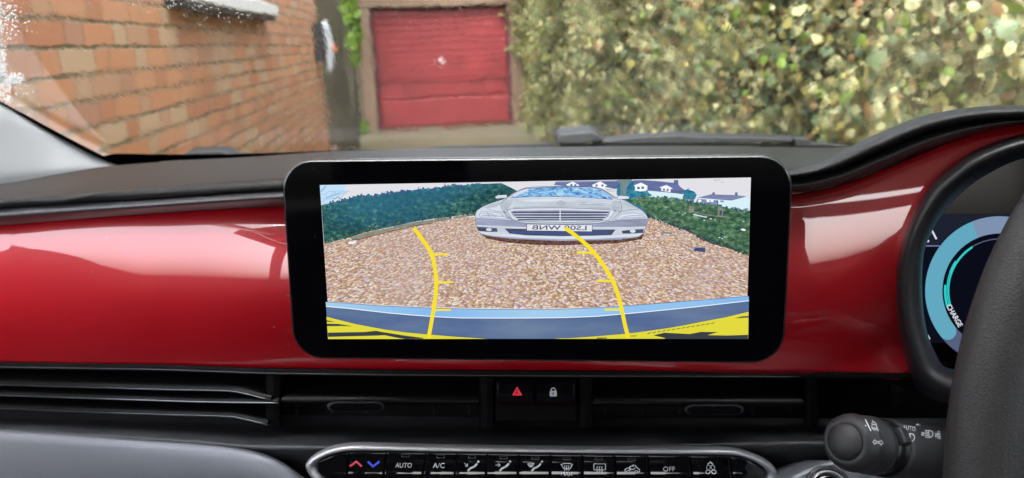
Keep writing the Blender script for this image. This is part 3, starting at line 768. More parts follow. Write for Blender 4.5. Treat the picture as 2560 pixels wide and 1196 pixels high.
def ln(name, pts, wd, sm=True):
    LV[0] += 1; stroke(dp, PS, pts, wd*(.5 if name in ('dark', 'navy') else .8), midx[name], .00030 + LV[0]*.00003, smooth=sm and len(pts) > 2, step=5)
def Zc(*p): return Z(1160, 430, 5.12, *p)
def Zl(*p): return Z(790, 440, 5.98, *p)
def Zr(*p): return Z(1560, 430, 5.694, *p)
def Zbl(*p): return Z(800, 720, 4.741, *p)
def Zbr(*p): return Z(1340, 720, 4.655, *p)
def xl_(y): return 800+(y-463)/(842-463)*26
def xr_(y): return 1877-(y-444)/(840-444)*12
BT = lambda x: 842-2*(x-826)/(1039)
TT = lambda x: 463-19*(x-800)/1077
A_('sky', [(800, 463), (1877, 444), (1865, 840), (826, 842)])
A_('skyblue', [(800, 463), (866, 462), (860, 480), (840, 500), (804, 512)])
for pts in (Zl((70,240),(110,190),(160,145)), Zl((90,400),(150,340),(160,290),(110,270),(90,260)), Zl((150,270),(200,235),(290,240),(300,300),(380,330)), Zl((200,330),(260,250),(330,225),(420,230),(510,230)), Zl((230,390),(300,340),(360,280),(380,235)), Zl((100,330),(180,350),(270,300),(400,260),(470,250)), Zl((330,380),(380,320),(440,250))):
    ln('bump1', pts, 2.6); 
for pts in (Zl((80,240),(120,200),(160,150)), Zl((160,330),(250,290),(360,250)), Zl((240,340),(330,330),(400,345))): ln('roof2', pts, 1.6)
# gravel
A_('gravel', [(xl_(600), 600), (982, 566), (1100, 545), (1300, 540), (1600, 540), (1680, 560), (1744, 588), (1815, 616), (xr_(636), 636), (xr_(738), 738), (1727, 753), (1490, 768), (1340, 772), (1095, 768), (948, 762), (xl_(753), 753)])
# hedge on the left of the picture
top_l = Zl((85,440),(160,425),(250,400),(350,385),(440,360),(540,330),(620,305),(690,298),(760,295),(850,300),(950,275),(1050,260),(1180,250),(1300,230),(1440,225),(1600,195),(1720,205),(1850,180),(1950,170),(2050,140),(2200,140),(2452,120))
A_('hedge', top_l + [(1254, 458), (1275, 468), (1296, 479), (1300, 545), (1200, 545)] + Zl((2300,565),(2000,615),(1750,640),(1480,685),(1150,755),(740,840),(500,920),(130,1015)))
for pts in (Zl((85,440),(250,400),(440,360),(620,305),(850,302),(1050,262),(1300,232),(1600,197),(1850,182),(2050,142)),): ln('navy', pts, 1.8, False)
for x, y in ((690,275),(990,255),(1040,250),(1540,185),(1600,185),(1300,225),(1930,125)): ln('roof', Zl((x-8,y+25),(x+2,y-20)), 2, False)
for a in (Zl((515,915),(740,850),(1160,770),(1165,810),(960,855),(640,945),(540,945)), Zl((1155,750),(1480,690),(1750,650),(1770,690),(1480,740),(1165,800)), Zl((1775,640),(2030,615),(2030,650),(1780,690)), Zl((2060,610),(2330,565),(2370,590),(2060,640))): A_('slab', a)
ln('shade', Zl((540,950),(660,945),(960,865),(1170,815),(1480,745),(1760,700)), 2.5, False)
A_('bright', Zl((485,1000),(520,980),(600,975),(615,990),(580,1005),(500,1015)))
def scatter(names, pts, n, sx, sy, spread, lo=1.6, hi=3.6):
    c = curve2(pts, 80); LV[0] += 1
    for i in range(n):
        x, y = c[random.randrange(80)]; x += random.gauss(0, sx); y += random.gauss(spread, sy); r = random.uniform(lo, hi); a = random.uniform(0, 360)
        if not xl_(y)+7 < x < xr_(y)-7: continue
        fill(dp, PS, ell(x, y, r*1.5, r*.75, 0, 360, 6, a), midx[random.choice(names)], .00030+LV[0]*.00003+i*2e-8)
scatter(('hedge', 'hedge', 'navy', 'blue_hedge'), top_l, 260, 3, 1.6, 1)
scatter(('hedge', 'green', 'tapedark'), [(812, 606), (874, 592), (914, 578), (982, 563), (1037, 552), (1124, 542), (1190, 536)], 130, 4, 2.0, -4)
# right hand side: houses, bushes
A_('trunk', [(1543, 450), (1580, 449), (1568, 470), (1563, 492), (1545, 492)])
A_('roof', Zc((1150,165),(1180,122),(1960,108),(1990,225),(1800,190),(1300,178)))
A_('roof2', Zc((1180,140),(1180,124),(1940,112),(1945,125)))
A_('blue_hedge', Zc((1960,150),(2080,120),(2170,110),(2340,230),(2560,330),(2560,560),(2350,560),(2200,440),(1990,330),(1950,280)))
A_('trunk', [(1549, 451), (1578, 450), (1566, 470), (1564, 490), (1551, 490)])
A_('roof', Zr((120,118),(260,116),(700,158),(708,115),(765,112),(770,190),(850,255),(1000,318),(1020,360),(840,312),(330,262),(330,200),(140,195)))
A_('blue_hedge', Zr((850,300),(840,270),(930,225),(910,250),(990,275),(1030,320),(1000,390),(820,400)))
A_('wallw', Zr((330,262),(830,312),(822,388),(560,360),(340,358),(400,330),(350,300)))
ln('navy', Zr((260,118),(500,135),(705,158)), 2); ln('navy', Zr((770,180),(800,225),(870,262),(960,270)), 2.4); ln('navy', Zr((335,262),(600,280),(830,312)), 2)
for pts in (Zr((135,190),(240,150),(335,198),(318,212),(312,268),(230,275),(150,262),(155,210)), Zr((498,218),(600,183),(692,236),(660,240),(655,285),(525,265),(528,228)), Zc((1306,160),(1392,122),(1482,170),(1455,176),(1450,190),(1330,186)), Zc((1636,166),(1742,118),(1832,170),(1805,182),(1800,208),(1662,202))): A_('bright', pts)
for x, y in ((205,225),(265,222)): A_('roof', Zr((x-22,y-18),(x+16,y-14),(x+16,y+18),(x-22,y+16)))
for x, y in ((563,250),(615,255)): A_('roof', Zr((x-14,y-18),(x+14,y-14),(x+14,y+14),(x-14,y+12)))
for x, y in ((1375,165),(1425,168),(1695,172),(1770,172)): A_('roof', Zc((x-13,y-14),(x+13,y-14),(x+13,y+13),(x-13,y+12)))
A_('wallw', Zr((1000,385),(1040,365),(1330,395),(1520,402),(1740,350),(1785,385),(1772,525),(1620,530),(1480,505),(1320,470),(1180,450),(1000,405)))
A_('roof2', Zr((1020,410),(1040,378),(1320,400),(1300,465),(1150,445)))
A_('roof', Zr((1040,362),(1248,312),(1250,288),(1283,286),(1285,318),(1568,326),(1570,288),(1604,286),(1606,330),(1735,345),(1520,402),(1300,385)))
A_('roof2', Zr((1100,358),(1260,325),(1590,335),(1700,347),(1520,388),(1300,378)))
for x in (1068, 1185, 1240): A_('bright', Zr((x-20,388),(x+22,392),(x+22,428),(x-20,420)))
A_('navy', Zr((1308,398),(1328,400),(1328,466),(1308,462)))
A_('roof2', Zr((1360,400),(1410,402),(1410,428),(1360,424)))
gt = Zr((-80,420),(40,400),(230,345),(350,360),(450,365),(640,370),(820,392),(1000,430),(1150,448),(1300,465),(1400,490),(1500,520),(1640,530),(1780,545))
A_('green', gt + Zr((1768,1190),(1640,1135),(1450,1060),(1200,990),(1050,900),(850,812),(650,742),(500,672),(330,632),(310,570),(250,500),(120,440)))
scatter(('green', 'green', 'hedge', 'trunk'), gt[2:], 190, 4, 1.8, 1)
scatter(('green', 'hedge', 'tapedark'), Zr((330,632),(500,672),(650,742),(850,812),(1050,900),(1200,990),(1450,1060),(1640,1135),(1760,1180)), 200, 4, 2.6, -3)
ln('dark', Zr((690,500),(900,540),(1100,575),(1300,592)), 2.5)
ln('wallw', Zr((975,598),(1170,640)), 3.2); ln('slab', Zr((990,565),(1200,610),(1480,640)), 3)
for a in (Zr((915,480),(990,486),(985,570),(910,572)), Zr((1325,510),(1405,520),(1390,620),(1320,615))): A_('slab', a)
A_('dark', Zr((1345,540),(1385,545),(1380,615),(1345,612)))
for x, y, s in ((860,580,14),(780,565,10),(1220,660,20),(1130,680,16),(1680,815,40),(1345,925,18),(1385,940,16),(1420,918,14),(1690,700,12),(830,600,9),(1280,670,12)): A_('bright', Zr((x-s,y),(x-s*.3,y-s*.45),(x+s,y-s*.1),(x+s*.5,y+s*.45)))
ln('dark', Zr((330,640),(500,678),(650,745),(850,815)), 2.4); ln('shade', Zr((850,815),(1050,905),(1200,992),(1450,1065),(1640,1135)), 2.8)
A_('roof2', Zr((990,1055),(1145,1062),(1145,1135),(960,1110))); A_('dark', Zr((1000,1070),(1142,1070),(1142,1132),(985,1112)))
A_('trunk', Zr((520,840),(680,850),(670,872),(530,868)))
ln('trunk', Zr((1265,105),(1310,120)), 1.6, False); ln('trunk', Zr((1370,135),(1400,145)), 1.6, False); ln('trunk', Zr((1320,95),(1345,115)), 1.6, False)
# silver car in the picture
A_('shade', Zc((200,750),(2310,745),(2270,850),(1950,905),(1600,915),(1250,930),(900,922),(560,895),(290,840)))  # the car's cast shadow, painted dark onto the pictured gravel
body = Zc((150,560),(170,490),(260,430),(360,390),(480,350),(560,320),(620,270),(700,235),(800,198),(1000,183),(1300,176),(1500,180),(1700,195),(1800,235),(1940,320),(2060,360),(2180,430),(2280,490),(2338,560),(2345,620),(2320,690),(2290,770),(2230,822),(2000,850),(1700,862),(1250,867),(800,850),(500,830),(270,797),(190,740),(165,660))
A_('silver', body)
ln('dark', body[:26], 2.2); ln('dark', body[26:] + body[:1], 2.0)
A_('wsblue', Zc((610,322),(650,280),(800,206),(1000,192),(1300,185),(1700,205),(1800,250),(1900,325),(1890,345),(1400,312),(900,310)))
ln('silver3', Zc((640,300),(830,210)), 7, False)
ln('navy', Zc((800,206),(1300,184),(1700,203),(1930,330)), 2.4); ln('navy', Zc((600,325),(900,310),(1400,312),(1900,345)), 2.0); ln('navy', Zc((560,320),(690,240),(800,203)), 2)
ln('silver3', Zc((520,340),(900,322),(1400,325),(1990,360)), 2)
for pts in (Zc((400,315),(440,290),(550,286),(560,322),(420,335)), Zc((1950,305),(2000,296),(2100,305),(2110,335),(1970,345)), Zc((1820,220),(1950,205),(1960,235),(1850,240))):
    A_('silver3', pts); ln('dark', pts + pts[:1], 1.4, False)
A_('silver2', Zc((490,390),(505,375),(500,470),(560,560),(640,600),(560,590),(500,480)))
ln('dark', Zc((560,330),(490,380),(480,430),(540,520),(620,600)), 2); ln('dark', Zc((1990,365),(2010,420),(2000,500),(1880,600)), 2)
ln('silver2', Zc((1500,380),(1700,400),(1990,370)), 2); ln('silver2', Zc((1480,410),(1800,420)), 2); ln('silver3', Zc((1550,395),(1900,385)), 2)
soft('silver4', 184, 193, 204, .22, 24, 120)  # silver tones paint bonnet highlights and side shading into the picture
A_('silver4', Zc((490,400),(520,360),(640,345),(600,420),(560,480),(620,460),(560,500),(540,520)))
A_('silver4', Zc((1990,372),(1930,352),(1880,420),(1900,480),(1930,510),(1990,500)))
A_('silver3', Zc((700,345),(1230,335),(1500,340),(1420,372),(1230,365),(820,375)))
A_('silver4', Zc((640,440),(900,425),(1230,420),(1600,428),(1860,450),(1870,474),(1230,447),(640,460)))
A_('silver4', Zc((250,440),(360,398),(470,362),(480,400),(420,440),(320,452)))
A_('silver4', Zc((2060,368),(2170,435),(2270,490),(2200,462),(2090,430),(2020,400)))
# emblem on the bonnet: ring with three rays
ln('silver2', ell(*Zc((1242,390))[0], 9.5, 5.5) + ell(*Zc((1242,390))[0], 9.5, 5.5)[:1], 1.5)
for a in (-90, 30, 150): ln('silver2', [Zc((1242,390))[0], (Zc((1242,390))[0][0]+9*math.cos(R(a)), Zc((1242,390))[0][1]+5*math.sin(R(a)))], 1.4, False)
# grille
A_('silver3', Zc((558,490),(640,462),(1230,450),(1880,478),(1920,500),(1855,585),(1800,610),(1250,632),(680,606),(605,560)))
ln('dark', Zc((558,490),(640,462),(1230,450),(1880,478),(1920,500),(1855,585),(1800,612),(1250,634),(680,608),(605,560),(558,490)), 1.8)
A_('silver2', Zc((600,498),(650,485),(1230,478),(1870,492),(1840,560),(1790,594),(1240,612),(690,588),(640,560)))
for y, d in ((508, 0), (540, 3), (572, 4), (600, 2)):
    k = (y-500)*.75
    A_('dark', Zc((620+k,y-9),(1230,y-12+d),(1850-k,y-9),(1850-k,y+7),(1230,y+9+d),(620+k,y+7)))
ln('silver3', Zc((640,524),(1230,522),(1840,524)), 1.8); ln('silver3', Zc((655,556),(1230,556),(1820,556)), 1.8); ln('silver3', Zc((670,586),(1230,588),(1800,586)), 1.8)
ln('silver3', Zc((1231,478),(1231,612)), 3.4, False)
# headlamps
for pts in (Zc((205,540),(230,495),(330,490),(470,520),(560,588),(420,580),(225,572)), Zc((1915,598),(2010,530),(2150,515),(2290,525),(2305,575),(2100,592))):
    A_('silver3', pts); ln('silver2', pts + pts[:1], 1.5, False)
for pts in (Zc((230,520),(330,515),(400,545),(520,560)), Zc((235,550),(330,545),(430,560)), Zc((2030,560),(2150,545),(2280,540)), Zc((2000,580),(2150,570),(2290,565)), Zc((300,500),(340,560))): ln('roof2', pts, 1.6)
ln('dark', Zc((300,455),(420,490),(560,510)), 1.5); ln('dark', Zc((1960,505),(2100,475),(2230,465)), 1.5)
# bumper of that car
A_('silver2', Zc((162,580),(420,600),(640,608),(800,640),(1230,652),(1700,642),(1900,612),(2100,604),(2338,590),(2320,690),(1650,690),(1640,660),(810,650),(800,690),(175,665)))
ln('dark', Zc((165,580),(420,598),(640,608),(820,645),(1230,655),(1700,645),(1900,612),(2330,590)), 1.8)
ln('silver3', Zc((175,668),(480,690),(800,700)), 2.6); ln('silver3', Zc((1650,700),(2000,698),(2320,690)), 2.6)
A_('dark', Zc((528,708),(800,715),(1230,730),(1640,722),(1935,722),(1880,792),(1640,800),(1250,806),(800,795),(590,772)))
A_('navy', Zc((600,740),(1230,760),(1850,745),(1830,775),(1250,788),(640,765)))
for pts in (Zc((178,688),(300,695),(430,706),(442,750),(330,752),(200,742)), Zc((2010,738),(2160,722),(2290,715),(2280,765),(2120,772),(2020,772))): A_('dark', pts)
for c0 in ((330,722),(2150,742)): A_('silver3', ell(*Zc(c0)[0], 7, 4))
A_('silver3', Zc((190,740),(400,765),(800,800),(1250,812),(1700,806),(2000,790),(2290,765),(2240,800),(2000,820),(1700,832),(1250,836),(800,825),(400,800),(240,775)))
A_('silver2', Zc((300,800),(800,832),(1250,845),(1700,840),(2100,815),(2000,848),(1250,866),(600,838)))
A_('dark', Zc((806,650),(1644,660),(1638,750),(804,740)))
A_('plate', Zc((813,656),(1637,666),(1631,744),(812,733)))
LV[0] += 1
letters(dp, PS, 'LS08 WNB', *Zc((1222,697))[0], 58/5.12, (1, .010), (0, 1), midx['dark'], .0003+LV[0]*.00003, 690/5.12, .012, True)
# own bumper, yellow plate corner
b1t = Zbl((100,140),(400,160),(700,185),(1050,200),(1400,215),(2000,228),(2560,230)) + Zbr((200,226),(450,216),(700,205),(1050,182),(1400,155),(1900,116),(2450,70))
b1b = Zbl((105,200),(350,222),(600,250),(850,278),(1100,300),(1400,322),(1700,335),(2200,337),(2560,335)) + Zbr((350,324),(700,310),(1200,265),(1800,205),(2452,130))
yt = Zbl((110,312),(260,350),(450,398),(620,430),(800,463),(1050,497),(1280,518),(1600,545),(2010,572)); yr = Zbr((180,556),(400,552),(700,530),(1000,505),(1250,475),(1500,440),(1700,405),(1900,365),(2200,308),(2447,248))
A_('bump2', b1b + [(xr_(830), 830), (xr_(839), 839.5), (1340, 841), (827, 841.5)])
A_('bump1', b1t + b1b[::-1])
ln('dark', b1t, 2.4, False); ln('bright', [(x, y-1.5) for x, y in b1b], 2.2, False); ln('dark', [(x, y+1) for x, y in b1b], 1.2, False)
A_('tape', yt + [(1222, 841), (827, 841.5)]); ln('dark', yt, 1.5, False)
A_('tape', yr + [(1865, 839.8), (1400, 840.8)]); ln('dark', yr, 1.5, False)
for pts in (Zbl((125,500),(560,492),(690,478),(760,492),(1000,530),(1250,563),(1240,572),(1030,574),(950,562),(790,530),(700,535),(130,550)), Zbl((115,395),(250,398),(425,425),(300,422),(118,425)), Zbl((112,355),(190,370),(220,376),(115,372))): A_('tapedark', pts)
for pts in (Zbr((1350,520),(1480,490),(1600,496),(1770,505),(1900,480),(2095,483),(1975,518),(2200,522),(2442,514),(2440,563),(1505,562),(1460,545)), Zbr((2285,325),(2370,302),(2445,298),(2445,315)), Zbr((1080,525),(1170,522),(1150,532),(1090,532)), Zbr((700,548),(820,545),(815,556),(705,558))): A_('tapedark', pts)
for i in range(14): A_('tapedark', Zbr((1280+i*56, 500-i*9),(1320+i*56, 486-i*9),(1330+i*56, 490-i*9),(1290+i*56, 505-i*9)))
M_disp = dp
dobj = dp.build('display', mats, ts)
gm = MB()
LV[0] += 2; lf = .0003+LV[0]*.00003
gm_mat = mats[midx['yellow']]
for k, (pts, ticks) in enumerate((([(1040,566),(1052,582),(1064,600),(1077,618),(1086,638),(1092,668),(1095,700),(1093,735),(1088,770),(1082,805),(1076,838)], [((1086,631.5),(1124,631)), ((1095,700.5),(1135,700)), ((1088,768.5),(1131,768))]),
                                  ([(1412,566),(1432,580),(1452,596),(1470,612),(1487,631),(1505,655),(1520,678),(1532,700),(1541,725),(1548,748),(1553,770),(1561,808),(1569,838)], [((1441,626.5),(1486,628)), ((1491,697),(1531,697.5)), ((1510,767.5),(1552,768)) ]))):
    q = MB(); stroke(q, PL, pts, 9.5, 0, lf, smooth=True)
    for a, b in ticks: stroke(q, PL, [a, b], 5, 0, lf+.00004)
    q.build('guide_line', gm_mat, ts)
adopt(ts)

# ------------------------------------------------------------------ air outlets
def prism(mb, pts, Y, d, mi=0, shift=(0, 0)):
    f = [P(x, y, Y if np.isscalar(Y) else Y(x)) for x, y in pts]; b = [q + np.array([0, d, 0]) + np.array([shift[0], 0, shift[1]]) for q in f]; n = len(f)
    mb.add(f+b, [tuple(range(n)), tuple(range(2*n-1, n-1, -1))] + [(i, n+i, n+(i+1) % n, (i+1) % n) for i in range(n)], mi)
YV = lambda x: YF(x)+.012
pv = empty('slatted_air_outlet', 'long passenger side air outlet with thin bright edged horizontal slats', 'air vent', P(330, 1010, .5))
for pts, r in (([(-600, 944), (0, 962), (252, 969), (430, 974), (564, 976.5), (609, 983), (677, 1000)], .00026), ([(-600, 966), (0, 988), (356, 1000), (505, 1004.5), (653, 1006.5), (695, 1007)], .00048), ([(-600, 1000), (0, 1021), (252, 1031), (564, 1040.5), (609, 1047), (668, 1061)], .00024)):
    c = curve2(pts, 60); Y = lambda x: YV(x)-.006
    f0 = [P(x, y, Y(x)) for x, y in c]
    s_o = loft('slat', [[q+np.array([0, .034, .001]) for q in f0], [q+np.array([0, .002, .0012]) for q in f0], f0, [q+np.array([0, .002, -.0016]) for q in f0], [q+np.array([0, .034, -.0025]) for q in f0]], 12, M['slat'], pv)
    q = MB(); q.tube([a+np.array([0, -.0003, 0]) for a in f0], r, 6); q.build('edge_strip', M['chrome'], s_o, smooth=True)
adopt(pv)
def divider(x0, x1):
    c = [(x0-1, .05), (x0, .004), (x0+4, 0), ((x0+x1)/2, -.002), (x1-4, 0), (x1, .004), (x1+1, .05)]
    A = [[P(x, y, YV(x)+dy) for x, dy in c] for y in (BOT(min(x0, 2010))+9, 1000, 1013, SH(x0)+4)]
    V, F = grid(A); return V, F
for a, b in ((664, 702), (1198, 1236), (1446, 1482), (2012, 2044)):
    o = mesh('outlet_divider', *divider(a, b), M['black_matt'], dash); o.matrix_parent_inverse = dash.matrix_world.inverted()
def centre_vent(x0, x1, yb0, yb1, tx0, tx1, ty0, ty1, label):
    e = empty('air_outlet', label, 'air vent', P((x0+x1)/2, 1010, .47), 'air outlets either side of the hazard switch')
    f0 = [P(x, yb0+(yb1-yb0)*(x-x0)/(x1-x0), YV(x)-.004) for x in np.linspace(x0, x1, 12)]
    loft('blade', [[q+np.array([0, .035, .003]) for q in f0], [q+np.array([0, .003, .002]) for q in f0], f0, [q+np.array([0, .003, -.002]) for q in f0], [q+np.array([0, .035, -.004]) for q in f0]], 10, M['slat'], e)
    for k in range(6):
        mb = MB(); xx = x0+30+(x1-x0-60)*k/5; mb.box2(P(xx, 955, YV(xx)+.030)+np.array([-.0007, 0, -.026]), P(xx, 955, YV(xx)+.030)+np.array([.0007, .012, .0]))
        mb.build('vane', M['black_satin'], e)
    # sliding tab on the blade: rounded bar with a knurled top
    def stad(ins, y0, y1, n=8):
        ry = (y1-y0)/2-ins*.35; rx = min(ry*1.9, 26); o = []
        for cx, a0 in ((tx1-ins-rx, -90), (tx0+ins+rx, 90)):
            for i in range(n+1):
                t = R(a0+180*i/n); o.append((cx+rx*math.cos(t), (y0+y1)/2+ry*math.sin(t)))
        return o
    Y = YV((tx0+tx1)/2)
    rings = [(0, .016, -3), (0, -.004, -1.5), (0, -.0125, 0), (2, -.0150, .5), (5, -.0158, .8)]
    V = []; F = []
    for ins, dy, sh in rings: V += [P(x, y+sh, Y+dy) for x, y in stad(ins, ty0, ty1)]
    n = len(stad(0, ty0, ty1))
    for j in range(len(rings)-1):
        for i in range(n): F.append((j*n+i, j*n+(i+1) % n, (j+1)*n+(i+1) % n, (j+1)*n+i))
    tb = mesh('tab', V, F, M['trim'], e, smooth=True)
    f = [P(x, y+.8, Y-.0157) for x, y in stad(5.2, ty0+1.5, ty1-.5)]
    mesh('tab_face', f, [tuple(range(len(f)))], M['piano'], tb)
    adopt(e)
    for ch in tb.children: ch.matrix_parent_inverse = (tb.matrix_world).inverted() if False else Matrix()
centre_vent(703, 1197, 1007, 1010, 818, 961, 1006, 1029, 'centre air outlet between the passenger slats and the hazard switch, tab in clear view')
centre_vent(1483, 2011, 1012, 1014, 1712, 1859, 1013, 1038, 'darker centre air outlet between the lock switch and the steering wheel')

# ------------------------------------------------------------------ hazard and lock switches
hz = empty('switch_panel', 'small gloss black panel with red hazard triangle and white padlock switches', 'switch panel', P(1338, 1010, .45))
YH = YV(1340)-.006
fr = MB()
prism(fr, [(1239, 951), (1439, 951), (1439, 1052), (1239, 1052)], YH+.006, .03)
fr.build('surround', M['black_matt'], hz)
def button_box(name, x0, x1, y0, y1, Y, mat, parent, bulge=.001, ledge=True):
    c = [(x0, .006), (x0+1.5, .0012), (x0+5, 0), ((x0+x1)/2, -bulge*.2), (x1-5, 0), (x1-1.5, .0012), (x1, .006)]
    rr = [(y0, .006), (y0+2, .0010), (y0+6, 0), ((y0+y1)/2, 0), (y1-14, -.0002), (y1-11, -.001), (y1-3, -.003), (y1-1, -.002), (y1, .004)] if ledge else [(y0, .006), (y0+2, .001), (y0+6, 0), (y1-6, 0), (y1-2, .001), (y1, .006)]
    A = [[P(x, y, Y+max(dx, 0)+dy+(min(dx, 0))) for x, dx in c] for y, dy in rr]
    V, F = grid(A); return mesh(name, V, F, mat, parent, bevel=0, smooth=False)
hb1 = button_box('hazard_button', 1242, 1336.5, 954, 1016, YH, M['piano'], hz)
hb2 = button_box('lock_button', 1339, 1437, 954, 1016, YH, M['piano'], hz)
S = Surf([hb1]); q = MB()
stroke(q, S, [(1292.5, 969.5), (1303.5, 987.5), (1282.5, 987.5)], 2.6, 0, closed=True); stroke(q, S, [(1293, 977), (1298.3, 984.6), (1287.7, 984.6)], 2.2, 0, .00005, closed=True)
q.build('hazard_symbol', M['red_print'], hb1)
S = Surf([hb2]); q = MB()
fill(q, S, [(1374.3, 979), (1376, 977.5), (1390.5, 977.5), (1392, 979), (1392, 990), (1390.5, 991.2), (1376, 991.2), (1374.3, 990)])
stroke(q, S, [(1377.8, 978), (1377.8, 975.5)] + ell(1383.2, 975.5, 5.4, 5.2, 180, 360, 10) + [(1388.6, 978)], 2.4, 0, .00002)
lo = q.build('lock_symbol', M['white_print'], hb2)
q = MB(); fill(q, S, ell(1383, 983, 2, 2, 0, 360, 10), 0, .0002); fill(q, S, [(1382.2, 984), (1383.8, 984), (1384.2, 988.5), (1381.8, 988.5)], 0, .0002)
q.build('keyhole', M['black_matt'], hb2)
adopt(hz)
for b in (hb1, hb2):
    for ch in b.children: ch.matrix_parent_inverse = Matrix()

# ------------------------------------------------------------------ climate panel
cl = empty('climate_panel', 'silver rimmed climate control panel with a row of gloss black buttons', 'climate panel', P(1340, 1180, .42))
PC = Plane(P(1340, 1120, .437), (0, math.cos(R(9)), -math.sin(R(9))))
OUT = [(765,1168),(768,1155),(780,1143),(800,1131),(825,1121),(850,1114.5),(890,1110.5),(968,1112),(1075,1115),(1275,1118),(1468,1120),(1679,1121),(1780,1120.5),(1830,1122.5),(1861,1129),(1897,1142),(1921,1155),(1938,1170),(1942,1182),(1937,1200),(1915,1220),(1880,1235),(1820,1245),(1679,1250),(1275,1250),(968,1246),(880,1240),(820,1222),(780,1193)]
INN = [(790,1165),(793,1157),(801,1149),(814,1141.5),(830,1136),(850,1131),(880,1127),(968,1127),(1075,1128.5),(1275,1130.5),(1468,1133),(1679,1135),(1776,1136),(1820,1137),(1848,1140),(1875,1149),(1896,1160),(1912,1173),(1917,1183),(1912,1196),(1895,1212),(1865,1224),(1810,1232),(1679,1236),(1275,1236),(968,1232),(885,1226),(830,1209),(797,1180)]
O = curve2(OUT, 220, True); I = curve2(INN, 220, True)
# match each outer sample with the inner one of the same control index
def idx_curve(pts, n):
    p = np.array(pts, float); N = len(p); out = []
    for k in range(n):
        s = k*N/n; i = int(s); t = s-i; a, b, c, d = p[(i-1) % N], p[i % N], p[(i+1) % N], p[(i+2) % N]
        out.append(.5*((2*b)+(-a+c)*t+(2*a-5*b+4*c-d)*t*t+(-a+3*b-3*c+d)*t**3))
    return np.array(out)
O = idx_curve(OUT, 232); I = idx_curve(INN, 232)
rings = [(0, -.0035), (0, .0002), (.12, .0022), (.35, .0036), (.62, .0034), (.86, .0018), (1, -.0002), (1, -.006)]
V = []; F = []; n = len(O)
for f, lf in rings: V += [PC.at(*(a+(b-a)*f), lf) for a, b in zip(O, I)]
for j in range(len(rings)-1):
    for i in range(n): F.append((j*n+i, j*n+(i+1) % n, (j+1)*n+(i+1) % n, (j+1)*n+i))
mesh('bezel', V, F, M['silver'], cl, smooth=True)
mesh('back_plate', [PC.at(*p, -.004) for p in I], [tuple(range(n))], M['black_satin'], cl)
itop = hermite([(790, 1164), (793, 1157), (801, 1149), (814, 1141.5), (830, 1136), (850, 1131), (880, 1127), (968, 1127), (1275, 1130.5), (1468, 1133), (1776, 1136), (1820, 1137), (1848, 1140), (1875, 1149), (1896, 1160), (1917, 1183)])
ibot = hermite([(790, 1166), (797, 1180), (830, 1209), (885, 1226), (968, 1232), (1275, 1236), (1679, 1236), (1810, 1232), (1865, 1224), (1895, 1212), (1917, 1184)])
RELIEF = hermite([(1110, -.0001), (1128, 0), (1144, .00002), (1148, .00012), (1153, .00029), (1157, .00048), (1160, .00054), (1171, .00054), (1175, .00064), (1180, .00086), (1184, .00110), (1188, .0012), (1196, .0011), (1214, .0004), (1240, 0)])
edges = [(793, 795), (874, 865), (967, 956), (1066, 1054), (1145, 1134), (1220, 1213), (1298, 1293), (1377, 1374), (1456.5, 1455), (1536.5, 1538), (1618, 1623), (1723, 1730), (1822, 1831), (1914, 1913)]
btns = []
for k in range(13):
    (a0, a1), (b0, b1) = edges[k], edges[k+1]
    cs = [(0, -.004), (0, 0), (.012, .0005), (.04, .0006), (.5, .00064), (.96, .0006), (.988, .0005), (1, 0), (1, -.004)]
    def xof(f, y):
        t = (y-1130)/80; l = a0+(a1-a0)*t+1.2; r = b0+(b1-b0)*t-1.2; return l+(r-l)*f
    A = []
    for s in np.linspace(0, 1, 34):
        row = []
        for f, lf in cs:
            x0 = xof(f, 1160); yt_ = itop(x0)+1.5; yb_ = ibot(x0)-1.5; y = yt_+(yb_-yt_)*s
            x = xof(f, y); e_ = min(1, s/.03, (1-s)/.03)
            row.append(PC.at(x, y, lf+RELIEF(y)-(1-e_)*.002))
        A.append(row)
    V, F = grid(A); btns.append(mesh('button', V, F, M['piano'], cl, smooth=True))
def icon(k, fn, mat, name='symbol'):
    S = Surf([btns[k]]); q = MB(); fn(q, S); o = q.build(name, mat, btns[k]); return o
W_ = M['white_print']
icon(1, lambda q, S: stroke(q, S, [(874.5, 1166), (891, 1154.5), (904.5, 1166)], 5), M['redc_print'])
icon(1, lambda q, S: stroke(q, S, [(919.5, 1154.5), (932.5, 1166.5), (948.5, 1154.5)], 5), M['blue_print'])
icon(2, lambda q, S: letters(q, S, 'AUTO', 1009, 1163.5, 11.5, width=41, uy=(-.08, 1)), W_, 'lettering')
icon(3, lambda q, S: letters(q, S, 'A/C', 1097, 1164, 12, width=29, uy=(-.08, 1)), W_, 'lettering')
def person(q, S, x, y=1167):
    stroke(q, S, [(x-13, y+11), (x-7, y+4), (x-1, y+1.5), (x+5, y-2), (x+10, y-8)], 4.6); fill(q, S, ell(x+13, y-12.5, 3, 2.6, 0, 360, 10), 0, .00003)
def arrow(q, S, a, b):
    a = np.array(a, float); b = np.array(b, float); d = (b-a)/np.linalg.norm(b-a); nn_ = np.array([-d[1], d[0]])
    stroke(q, S, [a, b], 1.8); stroke(q, S, [b-d*4.5+nn_*4.5, b, b-d*4.5-nn_*4.5], 1.8, 0, .00003)
icon(4, lambda q, S: (person(q, S, 1183), arrow(q, S, (1161, 1158), (1169, 1165.5))), W_)
icon(5, lambda q, S: (person(q, S, 1262), arrow(q, S, (1239, 1163), (1250.5, 1163))), W_)
